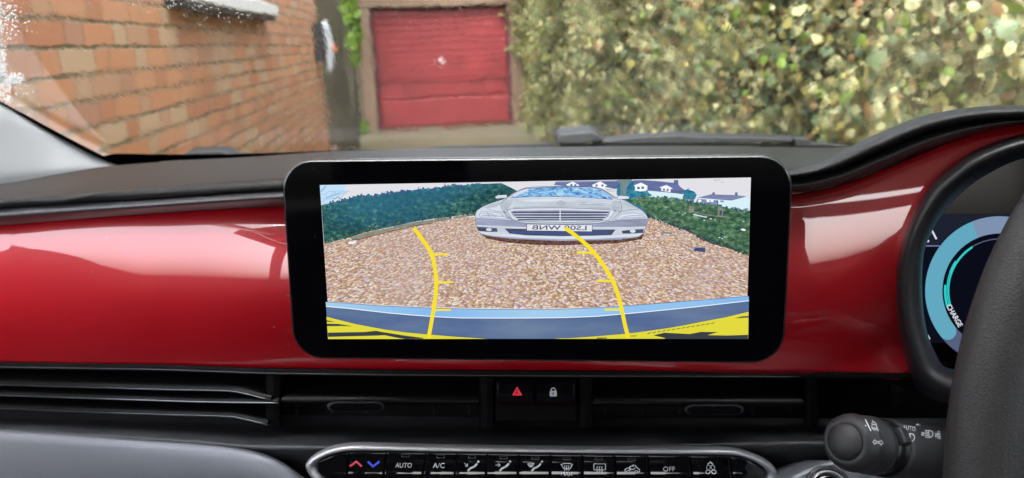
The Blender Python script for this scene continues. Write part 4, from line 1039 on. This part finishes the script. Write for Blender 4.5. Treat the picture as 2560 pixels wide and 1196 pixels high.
def screen_sym(q, S, cx, cy, k=1.0):
    stroke(q, S, [(cx-14*k, cy-6*k), (cx-6*k, cy-8.5*k), (cx+6*k, cy-8.5*k), (cx+14*k, cy-6*k), (cx+8*k, cy+4*k), (cx-8*k, cy+4*k)], 1.9, closed=True)
    for d in (-5, 0, 5): stroke(q, S, [(cx+d*k-1, cy+9*k), (cx+d*k+1, cy+5*k), (cx+d*k-1, cy+1*k), (cx+d*k+1, cy-4*k)], 1.6, 0, .00003, smooth=True)
icon(6, lambda q, S: (person(q, S, 1342), screen_sym(q, S, 1327, 1163, .55)), W_)
icon(7, lambda q, S: (screen_sym(q, S, 1417, 1167.5), letters(q, S, 'MAX', 1417, 1185, 10, width=29)), W_)
def rear_sym(q, S):
    stroke(q, S, [(1486, 1160), (1512, 1160), (1513.5, 1162), (1513.5, 1173), (1512, 1175), (1486, 1175), (1484.5, 1173), (1484.5, 1162)], 2, closed=True)
    for d in (-6, 0, 6): stroke(q, S, [(1499+d-1.2, 1181), (1499+d+1.2, 1176), (1499+d-1.2, 1171), (1499+d+1.2, 1166)], 1.7, 0, .00003, smooth=True)
icon(8, rear_sym, W_)
def recirc(q, S):
    stroke(q, S, [(1566, 1180.5), (1562.5, 1180), (1562.5, 1174), (1567, 1171), (1572, 1170)], 2.2); stroke(q, S, [(1580, 1163), (1588, 1164), (1594, 1171), (1598.5, 1174), (1598.5, 1180), (1595, 1180.5)], 2.2)
    stroke(q, S, [(1574, 1180.8), (1588, 1180.8)], 2.2)
    for x in (1570, 1591): stroke(q, S, ell(x, 1180, 3.6, 3.2, 0, 360, 14), 1.9, closed=True, step=2)
    stroke(q, S, [(1588, 1170), (1584, 1173.5), (1576, 1173.5), (1573, 1170.5), (1575, 1166.5), (1584, 1166)], 2, 0, .00003, smooth=True); stroke(q, S, [(1577, 1170), (1573, 1174), (1577, 1177)], 1.8, 0, .00004)
icon(9, recirc, W_)
icon(10, lambda q, S: letters(q, S, 'OFF', 1672.5, 1173, 12, width=30, uy=(.06, 1)), W_, 'lettering')
def fan(q, S):
    stroke(q, S, [(1768.5, 1161.5), (1775.5, 1155.5), (1783, 1161.5)], 2.4)
    for a in (0,): 
        stroke(q, S, ell(1770, 1180, 5.6, 4.6, 0, 360, 16, -20), 1.9, closed=True, step=2); stroke(q, S, ell(1784.5, 1180, 5.6, 4.6, 0, 360, 16, 20), 1.9, closed=True, step=2)
    stroke(q, S, ell(1771, 1169, 4.4, 6, 0, 360, 16, 25), 1.0, closed=True, step=2); stroke(q, S, ell(1782, 1169, 4.4, 6, 0, 360, 16, -25), 1.0, closed=True, step=2)
icon(11, fan, W_)
for k, (x, y) in zip((2, 3, 4, 5, 6, 7, 8, 9), ((1014, 1139.5), (1102, 1142), (1180, 1142.5), (1259, 1144), (1338, 1145.5), (1417, 1146.5), (1497, 1146.5), (1579, 1148.5))):
    icon(k, lambda q, S: stroke(q, S, [(x-9, y-3), (x+9.5, y-3), (x+9, y+3), (x-9.5, y+3)], 1.2, closed=True, step=3), pbr('led rim', (.10, .10, .11), .4) if k == 2 else bpy.data.materials['led rim'], 'indicator_window')
adopt(cl)
for b in btns:
    for ch in b.children: ch.matrix_parent_inverse = Matrix()

# ------------------------------------------------------------------ start button pod at the lower right
sb = empty('start_button', 'round silver ringed start button in a grey pod below the indicator stalk', 'start button', P(2072, 1230, .40))
PB = Plane(P(2072, 1200, .405), (0, math.cos(R(35)), -math.sin(R(35))))
pod = [(1945, 1215), (1975, 1194), (2010, 1176), (2050, 1160), (2084, 1152), (2120, 1158), (2180, 1176), (2250, 1197), (2330, 1225), (2330, 1330), (1945, 1330)]
f = [PB.at(*p, 0) for p in pod]; b_ = [q+np.array([0, .05, -.03]) for q in f]; n = len(f)
mesh('pod', f+b_, [tuple(range(n))]+[(i, n+i, n+(i+1) % n, (i+1) % n) for i in range(n)], M['speckle'], sb, bevel=.002)
c0 = PB.at(2071, 1228); ax = np.array([1.0, 0, 0]); ay = np.cross(ax, PB.n); ay /= np.linalg.norm(ay); nz_ = -PB.n
def lathe(prof, c, ax, ay, az, n=48):
    V = []; F = []
    for r, h in prof:
        for k in range(n): V.append(c+r*(ax*math.cos(2*math.pi*k/n)+ay*math.sin(2*math.pi*k/n))+az*h)
    for j in range(len(prof)-1):
        for k in range(n): F.append((j*n+k, j*n+(k+1) % n, (j+1)*n+(k+1) % n, (j+1)*n+k))
    F.append(tuple((len(prof)-1)*n+k for k in range(n))); return V, F
mesh('collar', *lathe([(.0155, -.002), (.0152, .0018), (.0142, .0026), (.0132, .0022), (.0126, .0004)], c0, ax, ay, nz_), M['trim'], sb, smooth=True)
mesh('ring', *lathe([(.0125, .0002), (.0122, .0030), (.0114, .0036), (.0108, .0028), (.0106, .001)], c0, ax, ay, nz_), M['silver'], sb, smooth=True)
mesh('push_button', *lathe([(.0104, .0006), (.0102, .0018), (.006, .0015), (.001, .0014)], c0, ax, ay, nz_), M['piano'], sb, smooth=True)
adopt(sb)

# ------------------------------------------------------------------ instrument cluster
ic = empty('instrument_cluster', 'dark driver display with a pale blue power arc inside a black hood ring', 'instrument cluster', P(2500, 900, .48))
RO_ = [(2420, 1010), (2330, 985), (2288, 945), (2262, 870), (2246, 800), (2239, 740), (2239, 689), (2254, 612), (2284, 536), (2326, 467), (2380, 419), (2433, 382), (2560, 337), (2700, 320), (2860, 330)]
RI_ = [(2470, 960), (2400, 934), (2354, 919), (2331, 880), (2311, 826), (2301, 760), (2299, 705), (2304, 637), (2331, 565), (2381, 497), (2416, 465), (2454, 438), (2560, 391), (2700, 370), (2860, 380)]
a_ = curve2(RO_, 70); 
def match(pts, ref, n):   # same control index
    p = np.array(pts, float); q = np.array(ref, float); L = np.concatenate([[0], np.cumsum(np.linalg.norm(np.diff(q, axis=0), axis=1))])
    fx = hermite([(l, *v) for l, v in zip(L, p)]); return np.array([fx(s) for s in np.linspace(0, L[-1], n)])
a_ = match(RO_, RO_, 80); b_ = match(RI_, RO_, 80)
def rr_(f, dy, ex_=0): return [P(*(a+(b-a)*f+ex_*np.array([1, .0])), YF(min(a[0], 2800)) + dy) for a, b in zip(a_, b_)]
loft('hood_ring', [rr_(-.15, .022), rr_(0, .002), rr_(.15, -.010), rr_(.42, -.016), rr_(.75, -.012), rr_(.96, .0), rr_(1.02, .012), rr_(1.10, .06)], 40, M['trim_dark'], ic)
PI_ = Plane(P(2480, 700, .505), (0, math.cos(R(8)), -math.sin(R(8))))
M['cl_bg'] = pbr('cluster glass', (.003, .003, .004), .12, spec=.3)
mesh('panel', [PI_.at(*p, -.001) for p in ((2230, 340), (2900, 340), (2900, 1040), (2230, 1040))], [(0, 1, 2, 3)], M['cl_bg'], ic)
q = MB()
cm = [emit('cluster ground', rgb(13, 15, 26)), emit('cluster upper', rgb(30, 33, 48)), emit_nodes('power arc', lambda N: N.ramp((lambda sx: sx)(N.math('MULTIPLY_ADD', N.noise(N.coord('Object'), 4, 0).outputs[0], .0, .5)), [(0, rgb(98, 168, 192)), (1, rgb(98, 168, 192))])), emit('charge arc', rgb(48, 208, 205)), emit('grey arc', rgb(86, 96, 124)), emit('cluster white', rgb(220, 225, 235)), emit('lilac line', rgb(120, 122, 165)), emit('cluster inner', rgb(10, 12, 24)), emit('upper arc', rgb(126, 146, 176))]
fill(q, PI_, [(2250, 536), (2800, 536), (2800, 858), (2250, 858)], 0, 0)
fill(q, PI_, [(2250, 536), (2800, 536), (2800, 614), (2250, 614)], 1, .0002)
def arc(r0, r1, a0, a1, mi, lift, n=60, cx=2498, cy=727):
    P0 = ell(cx, cy, r0, r0, a0, a1, n); P1 = ell(cx, cy, r1, r1, a0, a1, n)
    for i in range(n): fill(q, PI_, [P0[i], P0[i+1], P1[i+1], P1[i]], mi, lift)
fill(q, PI_, ell(2498, 727, 188, 188, 0, 360, 64), 7, .0003)
arc(143, 186, 70, 142, 4, .0004); arc(143, 186, 142, 248, 2, .0005); arc(143, 186, 248, 278, 8, .0005)
for i in range(12): pass
fill(q, PI_, ell(2498+164.5*math.cos(R(142)), 727+164.5*math.sin(R(142)), 21.5, 21.5, 0, 360, 24), 2, .0006)
arc(126, 139, 163, 186, 3, .0005); arc(126, 134, 186, 214, 3, .0005); arc(126, 131, 214, 238, 3, .0005); arc(128, 130.5, 238, 275, 4, .0005)
for r in (129.5, 133): arc(r, r+.9, 163, 200, 0, .0006)
stroke(q, PI_, [(2290, 615), (2354, 615)], 3, 6, .0006); stroke(q, PI_, [(2329, 577), (2340, 598)], 4.5, 5, .0006); fill(q, PI_, ell(2319, 603, 3, 3), 5, .0006)
stroke(q, PI_, [(2318, 838), (2323, 848)], 4, 5, .0006)
letters(q, PI_, 'CHARGE', 2385, 789, 13.5, (.50, .866), (-.866, .50), 5, .0007, 62, .02)
q.build('display', cm, ic)
adopt(ic)

# ------------------------------------------------------------------ steering wheel
sw = empty('steering_wheel', 'black leather steering wheel rim rising at the right edge', 'steering wheel', (0, 0, 0))
A3, B3, C3 = P(2462, 1230, .28), P(2515, 830, .31), P(2664, 500, .345)
a = A3-C3; b = B3-C3; cr3 = np.cross(a, b); ctr = np.cross((a@a)*b-(b@b)*a, cr3)/(2*cr3@cr3)+C3; rad = np.linalg.norm(ctr-A3); nrm3 = cr3/np.linalg.norm(cr3)
u3 = (A3-ctr)/rad; v3 = np.cross(nrm3, u3)
V = []; F = []; nM, nT = 96, 24
for i in range(nM):
    t = 2*math.pi*i/nM; d = u3*math.cos(t)+v3*math.sin(t); c = ctr+d*rad
    for k in range(nT):
        g = 2*math.pi*k/nT; V.append(c + d*.0165*math.cos(g)*(1+.05*math.sin(g)) + nrm3*.0150*math.sin(g))
for i in range(nM):
    for k in range(nT): F.append((i*nT+k, i*nT+(k+1) % nT, ((i+1) % nM)*nT+(k+1) % nT, ((i+1) % nM)*nT+k))
mesh('rim', V, F, M['wheel'], sw, smooth=True)
sgn = -1 if nrm3[1] > 0 else 1
hubc = ctr + nrm3*(-sgn)*.03
ez3 = np.array([0, 0, 1.0]) - nrm3*nrm3[2]; ez3 /= np.linalg.norm(ez3); ex3 = np.cross(ez3, nrm3); ex3 *= (1 if ex3[0] > 0 else -1)
mesh('airbag_cover', *lathe([(.085, -.02*1), (.085, .0), (.075, .012), (.03, .018), (.001, .02)], hubc, ex3, ez3, nrm3*sgn, 40), M['wheel'], sw, smooth=True)
for dx, dz in ((1, -.15), (-1, -.15), (0, -1)):
    d = ex3*dx+ez3*dz; d /= np.linalg.norm(d)
    if dx == -1: continue
    q = MB(); q.tube([hubc+d*.07, hubc+d*.13, ctr+d*rad], [.018, .014, .012], 10); q.build('spoke', M['trim_dark'], sw, smooth=True)
adopt(sw)

# ------------------------------------------------------------------ indicator stalk
st = empty('indicator_stalk', 'grey black indicator stalk with lamp symbols reaching out left of the steering wheel', 'stalk', P(2420, 1140, .43))
t0 = P(2112, 1104, .365); t1 = P(2420, 1152, .435)
axs = (t1-t0); Ls = np.linalg.norm(axs); axs /= Ls
ux_ = np.array([0, 0, 1.0]) - axs*axs[2]; ux_ /= np.linalg.norm(ux_); uy_ = np.cross(axs, ux_)
K = .0162
def rev(prof, name, mat, parent, n=48):
    V = []; F = []
    for h, r in prof:
        for k in range(n):
            g = 2*math.pi*k/n; V.append(t0+axs*h+r*(ux_*math.cos(g)*1.0+uy_*math.sin(g)))
    for j in range(len(prof)-1):
        for k in range(n): F.append((j*n+k, j*n+(k+1) % n, (j+1)*n+(k+1) % n, (j+1)*n+k))
    F.append(tuple(range(n-1, -1, -1))); F.append(tuple((len(prof)-1)*n+k for k in range(n)))
    return mesh(name, V, F, mat, parent, smooth=True)
body_ = rev([(0.0005, .0096), (-.0003, .0112), (.0008, .0132), (.004, .0152), (.0075, .0161), (.009, .0160), (.0105, .0157), (.014, .0159), (.022, .0164), (.0262, .0166)], 'tip', M['grain'], st)
groove_ = rev([(.0262, .0140), (.0262, .0163), (.027, .0141), (.038, .0141), (.0388, .0168), (.0392, .0145)], 'groove', M['black_satin'], st)
body2 = rev([(.0390, .0150), (.0391, .0169), (.046, .0171), (.06, .0174), (Ls, .0178)], 'body', M['grain'], st)
rev([(.0280, .0135), (.0281, .0153), (.0370, .0154), (.0371, .0135)], 'control_ring', M['black_satin'], st)
knob = rev([(-.0052, .001), (-.0050, .004), (-.0038, .0074), (-.0018, .0096), (.0002, .0104), (.002, .0104)], 'end_button', M['grain'], st)
vw = -ray(2235, 1060); vw -= axs*(vw@axs); vw /= np.linalg.norm(vw)
up_ = np.array([0, 0, 1.0]) - axs*axs[2]; up_ /= np.linalg.norm(up_); wv = np.cross(axs, up_); wv *= (1 if wv@vw > 0 else -1)
mb = MB()
for h0, h1, a0, a1, r0, r1 in ((.0285, .0372, 30, 58, .0150, .0198),):
    V = []
    for hh in (h0, h1):
        for rr3, sh in ((r0, 6), (r1, 0)):
            for aa in (a0-sh, a1+sh): V.append(t0+axs*hh+rr3*(wv*math.cos(R(aa))+up_*math.sin(R(aa))))
    mb.add(V, [(0, 1, 3, 2), (4, 6, 7, 5), (0, 4, 5, 1), (2, 3, 7, 6), (0, 2, 6, 4), (1, 5, 7, 3)])
mb.build('ring_tab', M['trim_dark'], st, bevel=.0012)
S = Surf([body_]); q = MB()
def Zs(*p): return Z(1900, 1000, 5.12, *p)
for pts, w_ in ((Zs((1345,250),(1420,400)), 2.4), (Zs((1437,258),(1450,285)), 2), (Zs((1490,345),(1512,402)), 2.2)): stroke(q, S, pts, w_, step=3)
stroke(q, S, Zs((1432,300),(1440,285),(1470,290),(1484,310),(1492,370),(1480,388),(1450,382),(1432,365)), 1.7, closed=True, step=3)
fill(q, S, Zs((1440,308),(1476,316),(1476,330),(1440,322))); fill(q, S, Zs((1446,352),(1480,360),(1480,372),(1448,366)))
fill(q, S, Zs((1340,318),(1366,336),(1350,342)))
stroke(q, S, Zs((1443,540),(1470,510),(1470,527),(1497,530),(1496,556),(1470,552),(1468,572)), 1.6, closed=True, step=3)
stroke(q, S, Zs((1572,552),(1547,515),(1546,532),(1518,530),(1517,556),(1544,562),(1545,585)), 1.6, closed=True, step=3)
q.build('symbols', M['white_print'], body_)
S = Surf([body2]); q = MB()
letters(q, S, 'AUTO', *Zs((1905, 362))[0], 11, (1, .17), (-.05, 1), 0, 0, 32)
cx, cy = Zs((2022, 300))[0]
stroke(q, S, ell(cx, cy, 3.4, 3.4, 0, 360, 12), 1.4, closed=True, step=2)
for a in range(0, 360, 45): stroke(q, S, [(cx+5.3*math.cos(R(a)), cy+5.3*math.sin(R(a))), (cx+8.5*math.cos(R(a)), cy+8.5*math.sin(R(a)))], 1.4, step=2)
def lamp(x, y, s, beams=5, cut=None):
    if cut is None or cut > 0:
        stroke(q, S, [(x, y-9*s), (x+3*s, y-9.5*s)] + ell(x+2*s, y, 10*s, 9.5*s, -80, 80, 12) + [(x+3*s, y+10*s), (x+2*s, y+9*s)], 2*s, closed=True, step=2)
    for i in range(beams):
        yy = y-9*s+i*4.6*s; stroke(q, S, [(x-9*s, yy-1), (x-2*s+i*.6*s, yy+.4)], 2*s, step=2)
lamp(*Zs((1915, 483))[0], 1.0); lamp(*Zs((2155, 438))[0], .92); lamp(*Zs((2310, 450))[0], .9, 5, 0)
for c in ((2088, 438), (2262, 452)):
    x, y = Zs(c)[0]; stroke(q, S, [(x-3, y-4), (x+3, y-2), (x-3, y+2), (x+3, y+4)], 1.4, step=2); stroke(q, S, [(x-3.5, y-4), (x-3.5, y+5)], 1.2, step=2)
q.build('symbols', M['white_print'], body2)
adopt(st)
for b in (body_, body2):
    for ch in b.children: ch.matrix_parent_inverse = Matrix()

# ------------------------------------------------------------------ windscreen, frit, rain, pillars, wipers
cL = P(285, 413, 1.10); eL = P(0, 257, .86)
dL = (eL-cL)/(cL[1]-eL[1])          # per metre backwards
cR = np.array([-cL[0]+.26, cL[1], cL[2]])
dR = np.array([-dL[0], dL[1], dL[2]])
def wbase(x):
    p = P(x, BASE(x)[0]-1, BASE(x)[1]+.012); return p
wx = [190, 285]+list(np.linspace(340, 2420, 44))
def wpt(x, s):
    f = (x-285)/(2420-285); d = dL*(1-f)+dR*f
    if x <= 285: p = wbase(340) + (wbase(340)-wbase(420))*((340-x)/80)
    else: p = wbase(x)
    bow = .05*math.sin(math.pi*min(max(f, 0), 1))*0
    return p + d*s + np.array([0, 0, bow*s])
ss = np.linspace(-.06, 1.05, 26)
inner = np.array([[wpt(x, s) for x in wx] for s in ss])
nW = np.cross(inner[1, 1]-inner[0, 1], inner[0, 2]-inner[0, 1]); nW /= np.linalg.norm(nW); nW *= (1 if nW[1] > 0 else -1)
outer = inner + nW*.005
Vi, Fi = grid(inner); Vo, Fo = grid(outer)
nI = len(Vi); nu_ = len(wx); nv_ = len(ss)
bor = [j*nu_ for j in range(nv_)] + [(nv_-1)*nu_+i for i in range(1, nu_)] + [j*nu_+nu_-1 for j in range(nv_-2, -1, -1)] + [i for i in range(nu_-2, 0, -1)]
Fs = [f for f in Fi] + [tuple(reversed([i+nI for i in f])) for f in Fo] + [(bor[k], bor[(k+1) % len(bor)], bor[(k+1) % len(bor)]+nI, bor[k]+nI) for k in range(len(bor))]
f0 = Fi[nu_+2]; n0 = np.cross(Vi[f0[1]]-Vi[f0[0]], Vi[f0[2]]-Vi[f0[0]])
if n0 @ nW > 0: Fs = [tuple(reversed(f)) for f in Fs]     # faces look out of the glass
ws = empty('windscreen', 'rain wet windscreen above the dashboard', 'windscreen', P(1280, 371, 1.25))
def glass_mat(name, wet):
    N = NT(name); g_ = N.n('BsdfGlass'); g_.inputs['IOR'].default_value = 1.45; g_.inputs['Roughness'].default_value = 0; g_.inputs['Color'].default_value = (.97, .985, .98, 1)
    if wet:
        co = N.coord('Object')
        mp = N.n('Mapping'); mp.inputs['Rotation'].default_value = (0, 0, 0); mp.inputs['Scale'].default_value = (1, .42, .42); N.l(co, mp.inputs[0])
        mp2 = N.n('Mapping'); mp2.inputs['Scale'].default_value = (1, .22, .22); N.l(co, mp2.inputs[0])
        a = N.noise(mp.outputs[0], 55, 2.5, .6, 1.2); b = N.noise(mp2.outputs[0], 170, 2, .6, 1.0); c = N.noise(co, 16, 1, .5)
        rid = N.math('ABSOLUTE', N.math('SUBTRACT', b.outputs[0], .5))
        pm = N.noise(co, 7, 2, .5); msk = N.ramp(pm.outputs[0], [(.42, (0, 0, 0, 1)), (.6, (1, 1, 1, 1))])
        h = N.math('ADD', N.math('MULTIPLY', a.outputs[0], WETA), N.math('MULTIPLY', N.math('MULTIPLY', rid, WETB), N.math('MULTIPLY_ADD', msk, .85, .15)))
        h = N.math('ADD', h, N.math('MULTIPLY', c.outputs[0], WETC))
        N.l(N.bump(h, 1.0, 1.0), g_.inputs['Normal'])
    N.l(g_.outputs[0], N.out.inputs[0]); return N.mat
WETA, WETB, WETC = .00003, .000052, .00009
fmI = [0]*len(Fi)+[1]*len(Fo)+[0]*len(bor)
wgl = mesh('glass', list(Vi)+list(Vo), Fs, [glass_mat('windscreen glass', False), glass_mat('wet windscreen glass', True)], ws, smooth=True, fm=fmI)
# black ceramic border inside the glass
FRW = hermite([(285, .045), (330, .055), (420, .042), (600, .026), (900, .010), (1300, .006), (1900, .010), (2420, .02)])
fx = [285+1]+list(np.linspace(300, 2420, 60))
A = [[wpt(x, -.06)-nW*.002 for x in fx], [wpt(x, 0)-nW*.002 for x in fx], [wpt(x, FRW(x))-nW*.002 for x in fx]]
V, F = grid(A); q = MB(); q.add(V, F)
sL = np.linspace(0, 1.05, 30)
A = [[cL+dL*s-nW*.002 + np.array([-.02, 0, 0]) for s in sL], [cL+dL*s-nW*.002+np.array([.0045+.010*math.exp(-s*9), 0, 0]) for s in sL]]
q.add(*grid(A))
for k in range(150):   # dotted edge of the border
    s = .10+.9*k/150; c = cL+dL*s-nW*.0022+np.array([.0068, 0, 0])
    q.add([c+dL*.0012, c+np.array([.0018, 0, 0]), c-dL*.0012, c-np.array([.0018, 0, 0])], [(0, 1, 2, 3)])
q.build('black_border', pbr('ceramic border', (.004, .004, .004), 1, spec=.02), ws)
adopt(ws)
# rain beads on the unwiped left edge of the glass
def bead_mat():
    N = NT('rain bead'); b = N.b; b.inputs['Base Color'].default_value = (.95, .97, 1, 1); b.inputs['Roughness'].default_value = .12
    b.inputs['Transmission Weight'].default_value = .45; b.inputs['IOR'].default_value = 1.33; return N.mat
S = Surf([wgl], 0); mb = MB()
ico = bmesh.new(); bmesh.ops.create_icosphere(ico, subdivisions=1, radius=1); icv = np.array([v.co[:] for v in ico.verts]); icf = [tuple(v.index for v in f.verts) for f in ico.faces]; ico.free()
tW = dL/np.linalg.norm(dL); bW = np.cross(nW, tW)
def bead(px, py, r, el=1.0):
    h = S.at(px, py)
    if h is None: return
    c = h + nW*.0056
    mb.add([c + r*(p[0]*bW + p[1]*tW*el + p[2]*nW*.45) for p in icv], icf)
def front(y): return 26+18*math.sin(y*.031)+y*.05
for i in range(1500):
    y = random.uniform(-40, 300); x = abs(random.gauss(0, 1))*front(y)*.9 - 20
    if y > 255+ .53*max(0, x): continue
    bead(x, y, random.choice((.0003, .0004, .0005, .0008))*random.uniform(.8, 1.2), random.uniform(1, 2.2))
for i in range(700):   # thicker smear of water on the left
    if random.random() < .45: x, y = random.uniform(-10, 66)*random.random()**.3, random.gauss(203, 7)
    elif random.random() < .6: x, y = random.uniform(-20, 16), random.uniform(130, 200)
    else: x, y = random.uniform(-20, 28), random.uniform(208, 258)
    bead(x, y, random.uniform(.0005, .0011), random.uniform(1, 1.8))
for i in range(160):
    x, y = random.uniform(60, 520), random.uniform(-20, 330)
    if y < 240+.5*(x-60): bead(x, y, random.uniform(.00025, .00045), random.uniform(1, 2))
for i in range(170):   # wiper's upper reach: beads in front of the sill
    x = random.gauss(480, 120); y = random.gauss(10+.12*(x-380), 16)
    bead(x, y, random.uniform(.0003, .0006), random.uniform(1, 2.4))
for i in range(90): bead(random.uniform(900, 1330), random.uniform(-10, 80), random.uniform(.0002, .0004), random.uniform(1, 2.5))
o = mb.build('raindrops', bead_mat(), None, smooth=True); tag(o, 'beads of rain thick along the left edge of the windscreen', 'raindrops', kind='stuff')

# A-pillar trims
TP = [(305, 416), (285, 409), (200, 361), (100, 306), (0, 255), (-150, 175), (-320, 86)]
BP = [(307, 418), (292, 418), (210, 430), (100, 447), (0, 467), (-150, 500), (-320, 545)]
yt_ = hermite([(-320, .68), (-150, .765), (0, .857), (285, 1.095), (310, 1.10)]); yb_ = hermite([(-320, .63), (-150, .705), (0, .79), (150, .92), (292, 1.085), (310, 1.098)])
tp = curve2(TP, 40); bp = match(BP, TP, 40); tp = match(TP, TP, 40)
def pil(f, dy): return [P(*(a+(b-a)*f), yt_(a[0])*(1-f)+yb_(b[0])*f + dy*min(1, max(.1, (305-a[0])/120))) for a, b in zip(tp, bp)]
rl = [pil(-.02, .016), pil(.02, .0), pil(.10, -.012), pil(.2, -.018), pil(.5, -.016), pil(.85, -.01), pil(1.03, .004)]
pl = loft('pillar_trim', rl, 30, M['pillar'], None); tag(pl, 'pale grey windscreen pillar trim at the left of the dashboard', 'pillar trim')
pr_ = loft('pillar_trim', [[np.array([-q[0]+.28, q[1], q[2]]) for q in r] for r in rl], 30, M['pillar'], None); tag(pr_, 'pale grey windscreen pillar trim on the driver side beyond the cowl', 'pillar trim')

# wipers lying outside at the foot of the glass
M['wiper'] = pbr('wiper plastic', (.013, .0135, .015), .5, bump=(400, .2, .0005))
M['rubber'] = pbr('wiper rubber', (.010, .010, .011), .6)
w1 = empty('wiper', 'long driver side wiper with raised arm block lying along the foot of the windscreen', 'wiper', P(1440, 360, 1.27), 'windscreen wipers')
q = MB(); prism(q, [(1389, 356), (1391, 340), (1400, 330), (1478, 322), (1490, 325), (1512, 344), (1505, 349), (1478, 351), (1455, 356)], 1.26, .05, 0, (0, .004)); q.build('arm_block', M['wiper'], w1, bevel=.003)
q = MB(); prism(q, [(1480, 356), (1510, 347), (1600, 338), (1700, 333), (1730, 336), (1900, 339), (1985, 342), (1990, 353), (1800, 354), (1600, 356)], 1.275, .03, 0, (0, .003)); q.build('blade', M['wiper'], w1, bevel=.002)
q = MB(); prism(q, [(1986, 340), (2020, 341), (2030, 348), (2028, 368), (1990, 366)], 1.265, .035); q.build('end_cap', M['wiper'], w1, bevel=.003)
q = MB(); prism(q, [(1040, 371), (1100, 365), (1300, 359), (1390, 356), (1400, 366), (1040, 377)], 1.29, .02); prism(q, [(1400, 357), (1600, 357), (1990, 355), (2000, 372), (1400, 374)], 1.285, .01)
q.build('squeegee', M['rubber'], w1)
q = MB(); prism(q, [(2026, 352), (2100, 357), (2160, 366), (2160, 376), (2026, 370)], 1.27, .02); q.build('arm', M['wiper'], w1, bevel=.002)
adopt(w1)
w2 = empty('wiper', 'short grey wiper tip lying at the passenger corner of the windscreen', 'wiper', P(505, 390, 1.25), 'windscreen wipers')
q = MB(); prism(q, [(453, 397), (458, 382), (466, 376), (550, 373.5), (562, 377), (580, 389), (640, 393), (700, 394), (700, 398), (580, 399)], 1.25, .04, 0, (0, .003)); q.build('arm_block', M['wiper'], w2, bevel=.003)
q = MB(); prism(q, [(440, 404), (453, 394), (560, 388), (590, 390), (760, 389), (760, 397), (560, 402)], 1.275, .015); q.build('squeegee', M['rubber'], w2)
adopt(w2)

# ------------------------------------------------------------------ cabin round the viewer
cb = empty('car_cabin', 'pale lined cabin of the car round the dashboard', 'car cabin', (0, -.6, .35))
XW, XR = .715, .97
side = lambda sx: -XW if sx < 0 else XR
q = MB(); q.box2((-XW, -1.75, 1.66), (XR, .16, 1.70)); q.build('roof_lining', M['liner'], cb, bevel=.01)
for sx in (-1, 1):
    q = MB(); q.box2((side(sx), -1.9, .30), (side(sx)+sx*.05, .95, 1.165))
    yz = [(.30, 1.165), (.42, 1.185), (.52, 1.24), (.64, 1.38), (.80, 1.45), (.95, 1.36), (.95, 1.165)]
    V = [(side(sx)+sx*d, a, b) for d in (0, .05) for a, b in yz]; k = len(yz)
    q.add(V, [tuple(range(k)), tuple(range(2*k-1, k-1, -1))] + [(i, k+i, k+(i+1) % k, (i+1) % k) for i in range(k)]); q.build('door', M['door_in'], cb)
    q = MB(); q.box2((side(sx), -.36, 1.165), (side(sx)+sx*.05, -.28, 1.66)); q.box2((side(sx), -1.9, 1.165), (side(sx)+sx*.05, -1.6, 1.66)); q.box2((side(sx), -1.9, 1.58), (side(sx)+sx*.05, .2, 1.66)); q.build('side_frame', M['door_in'], cb)
q = MB(); q.box2((-XW, -1.95, .3), (XR, -1.9, 1.19)); q.box2((-XW, -1.95, 1.19), (-.55, -1.9, 1.66)); q.box2((.80, -1.95, 1.19), (XR, -1.9, 1.66)); q.box2((-.55, -1.95, 1.58), (.80, -1.9, 1.66)); q.build('tailgate', M['door_in'], cb)
q = MB(); q.box2((-XW, -1.9, .28), (XR, .9, .30)); q.box2((-XW, .62, .3), (XR, .66, 1.05)); q.build('floor', M['door_in'], cb)
adopt(cb)
def seat(name, x, y, wd, h, head):
    q = MB(); q.box2((x-wd/2, y-.14, .5), (x+wd/2, y, h)); o = q.build(name, M['seat'], cb, bevel=.05); o.matrix_parent_inverse = cb.matrix_world.inverted()
    q = MB(); q.box2((x-wd/2, y+.005, .35), (x+wd/2, y+.48, .56)); q.build('cushion', M['seat'], o, bevel=.05)
    if head: q = MB(); q.box2((x-.13, y-.13, h+.03), (x+.13, y-.04, h+.2)); q.build('headrest', M['seat'], o, bevel=.03)
seat('front_seat', -.36, -.45, .5, 1.14, True); seat('front_seat', .5, -.45, .5, 1.14, True); seat('rear_seat', .12, -1.3, 1.3, 1.04, False)
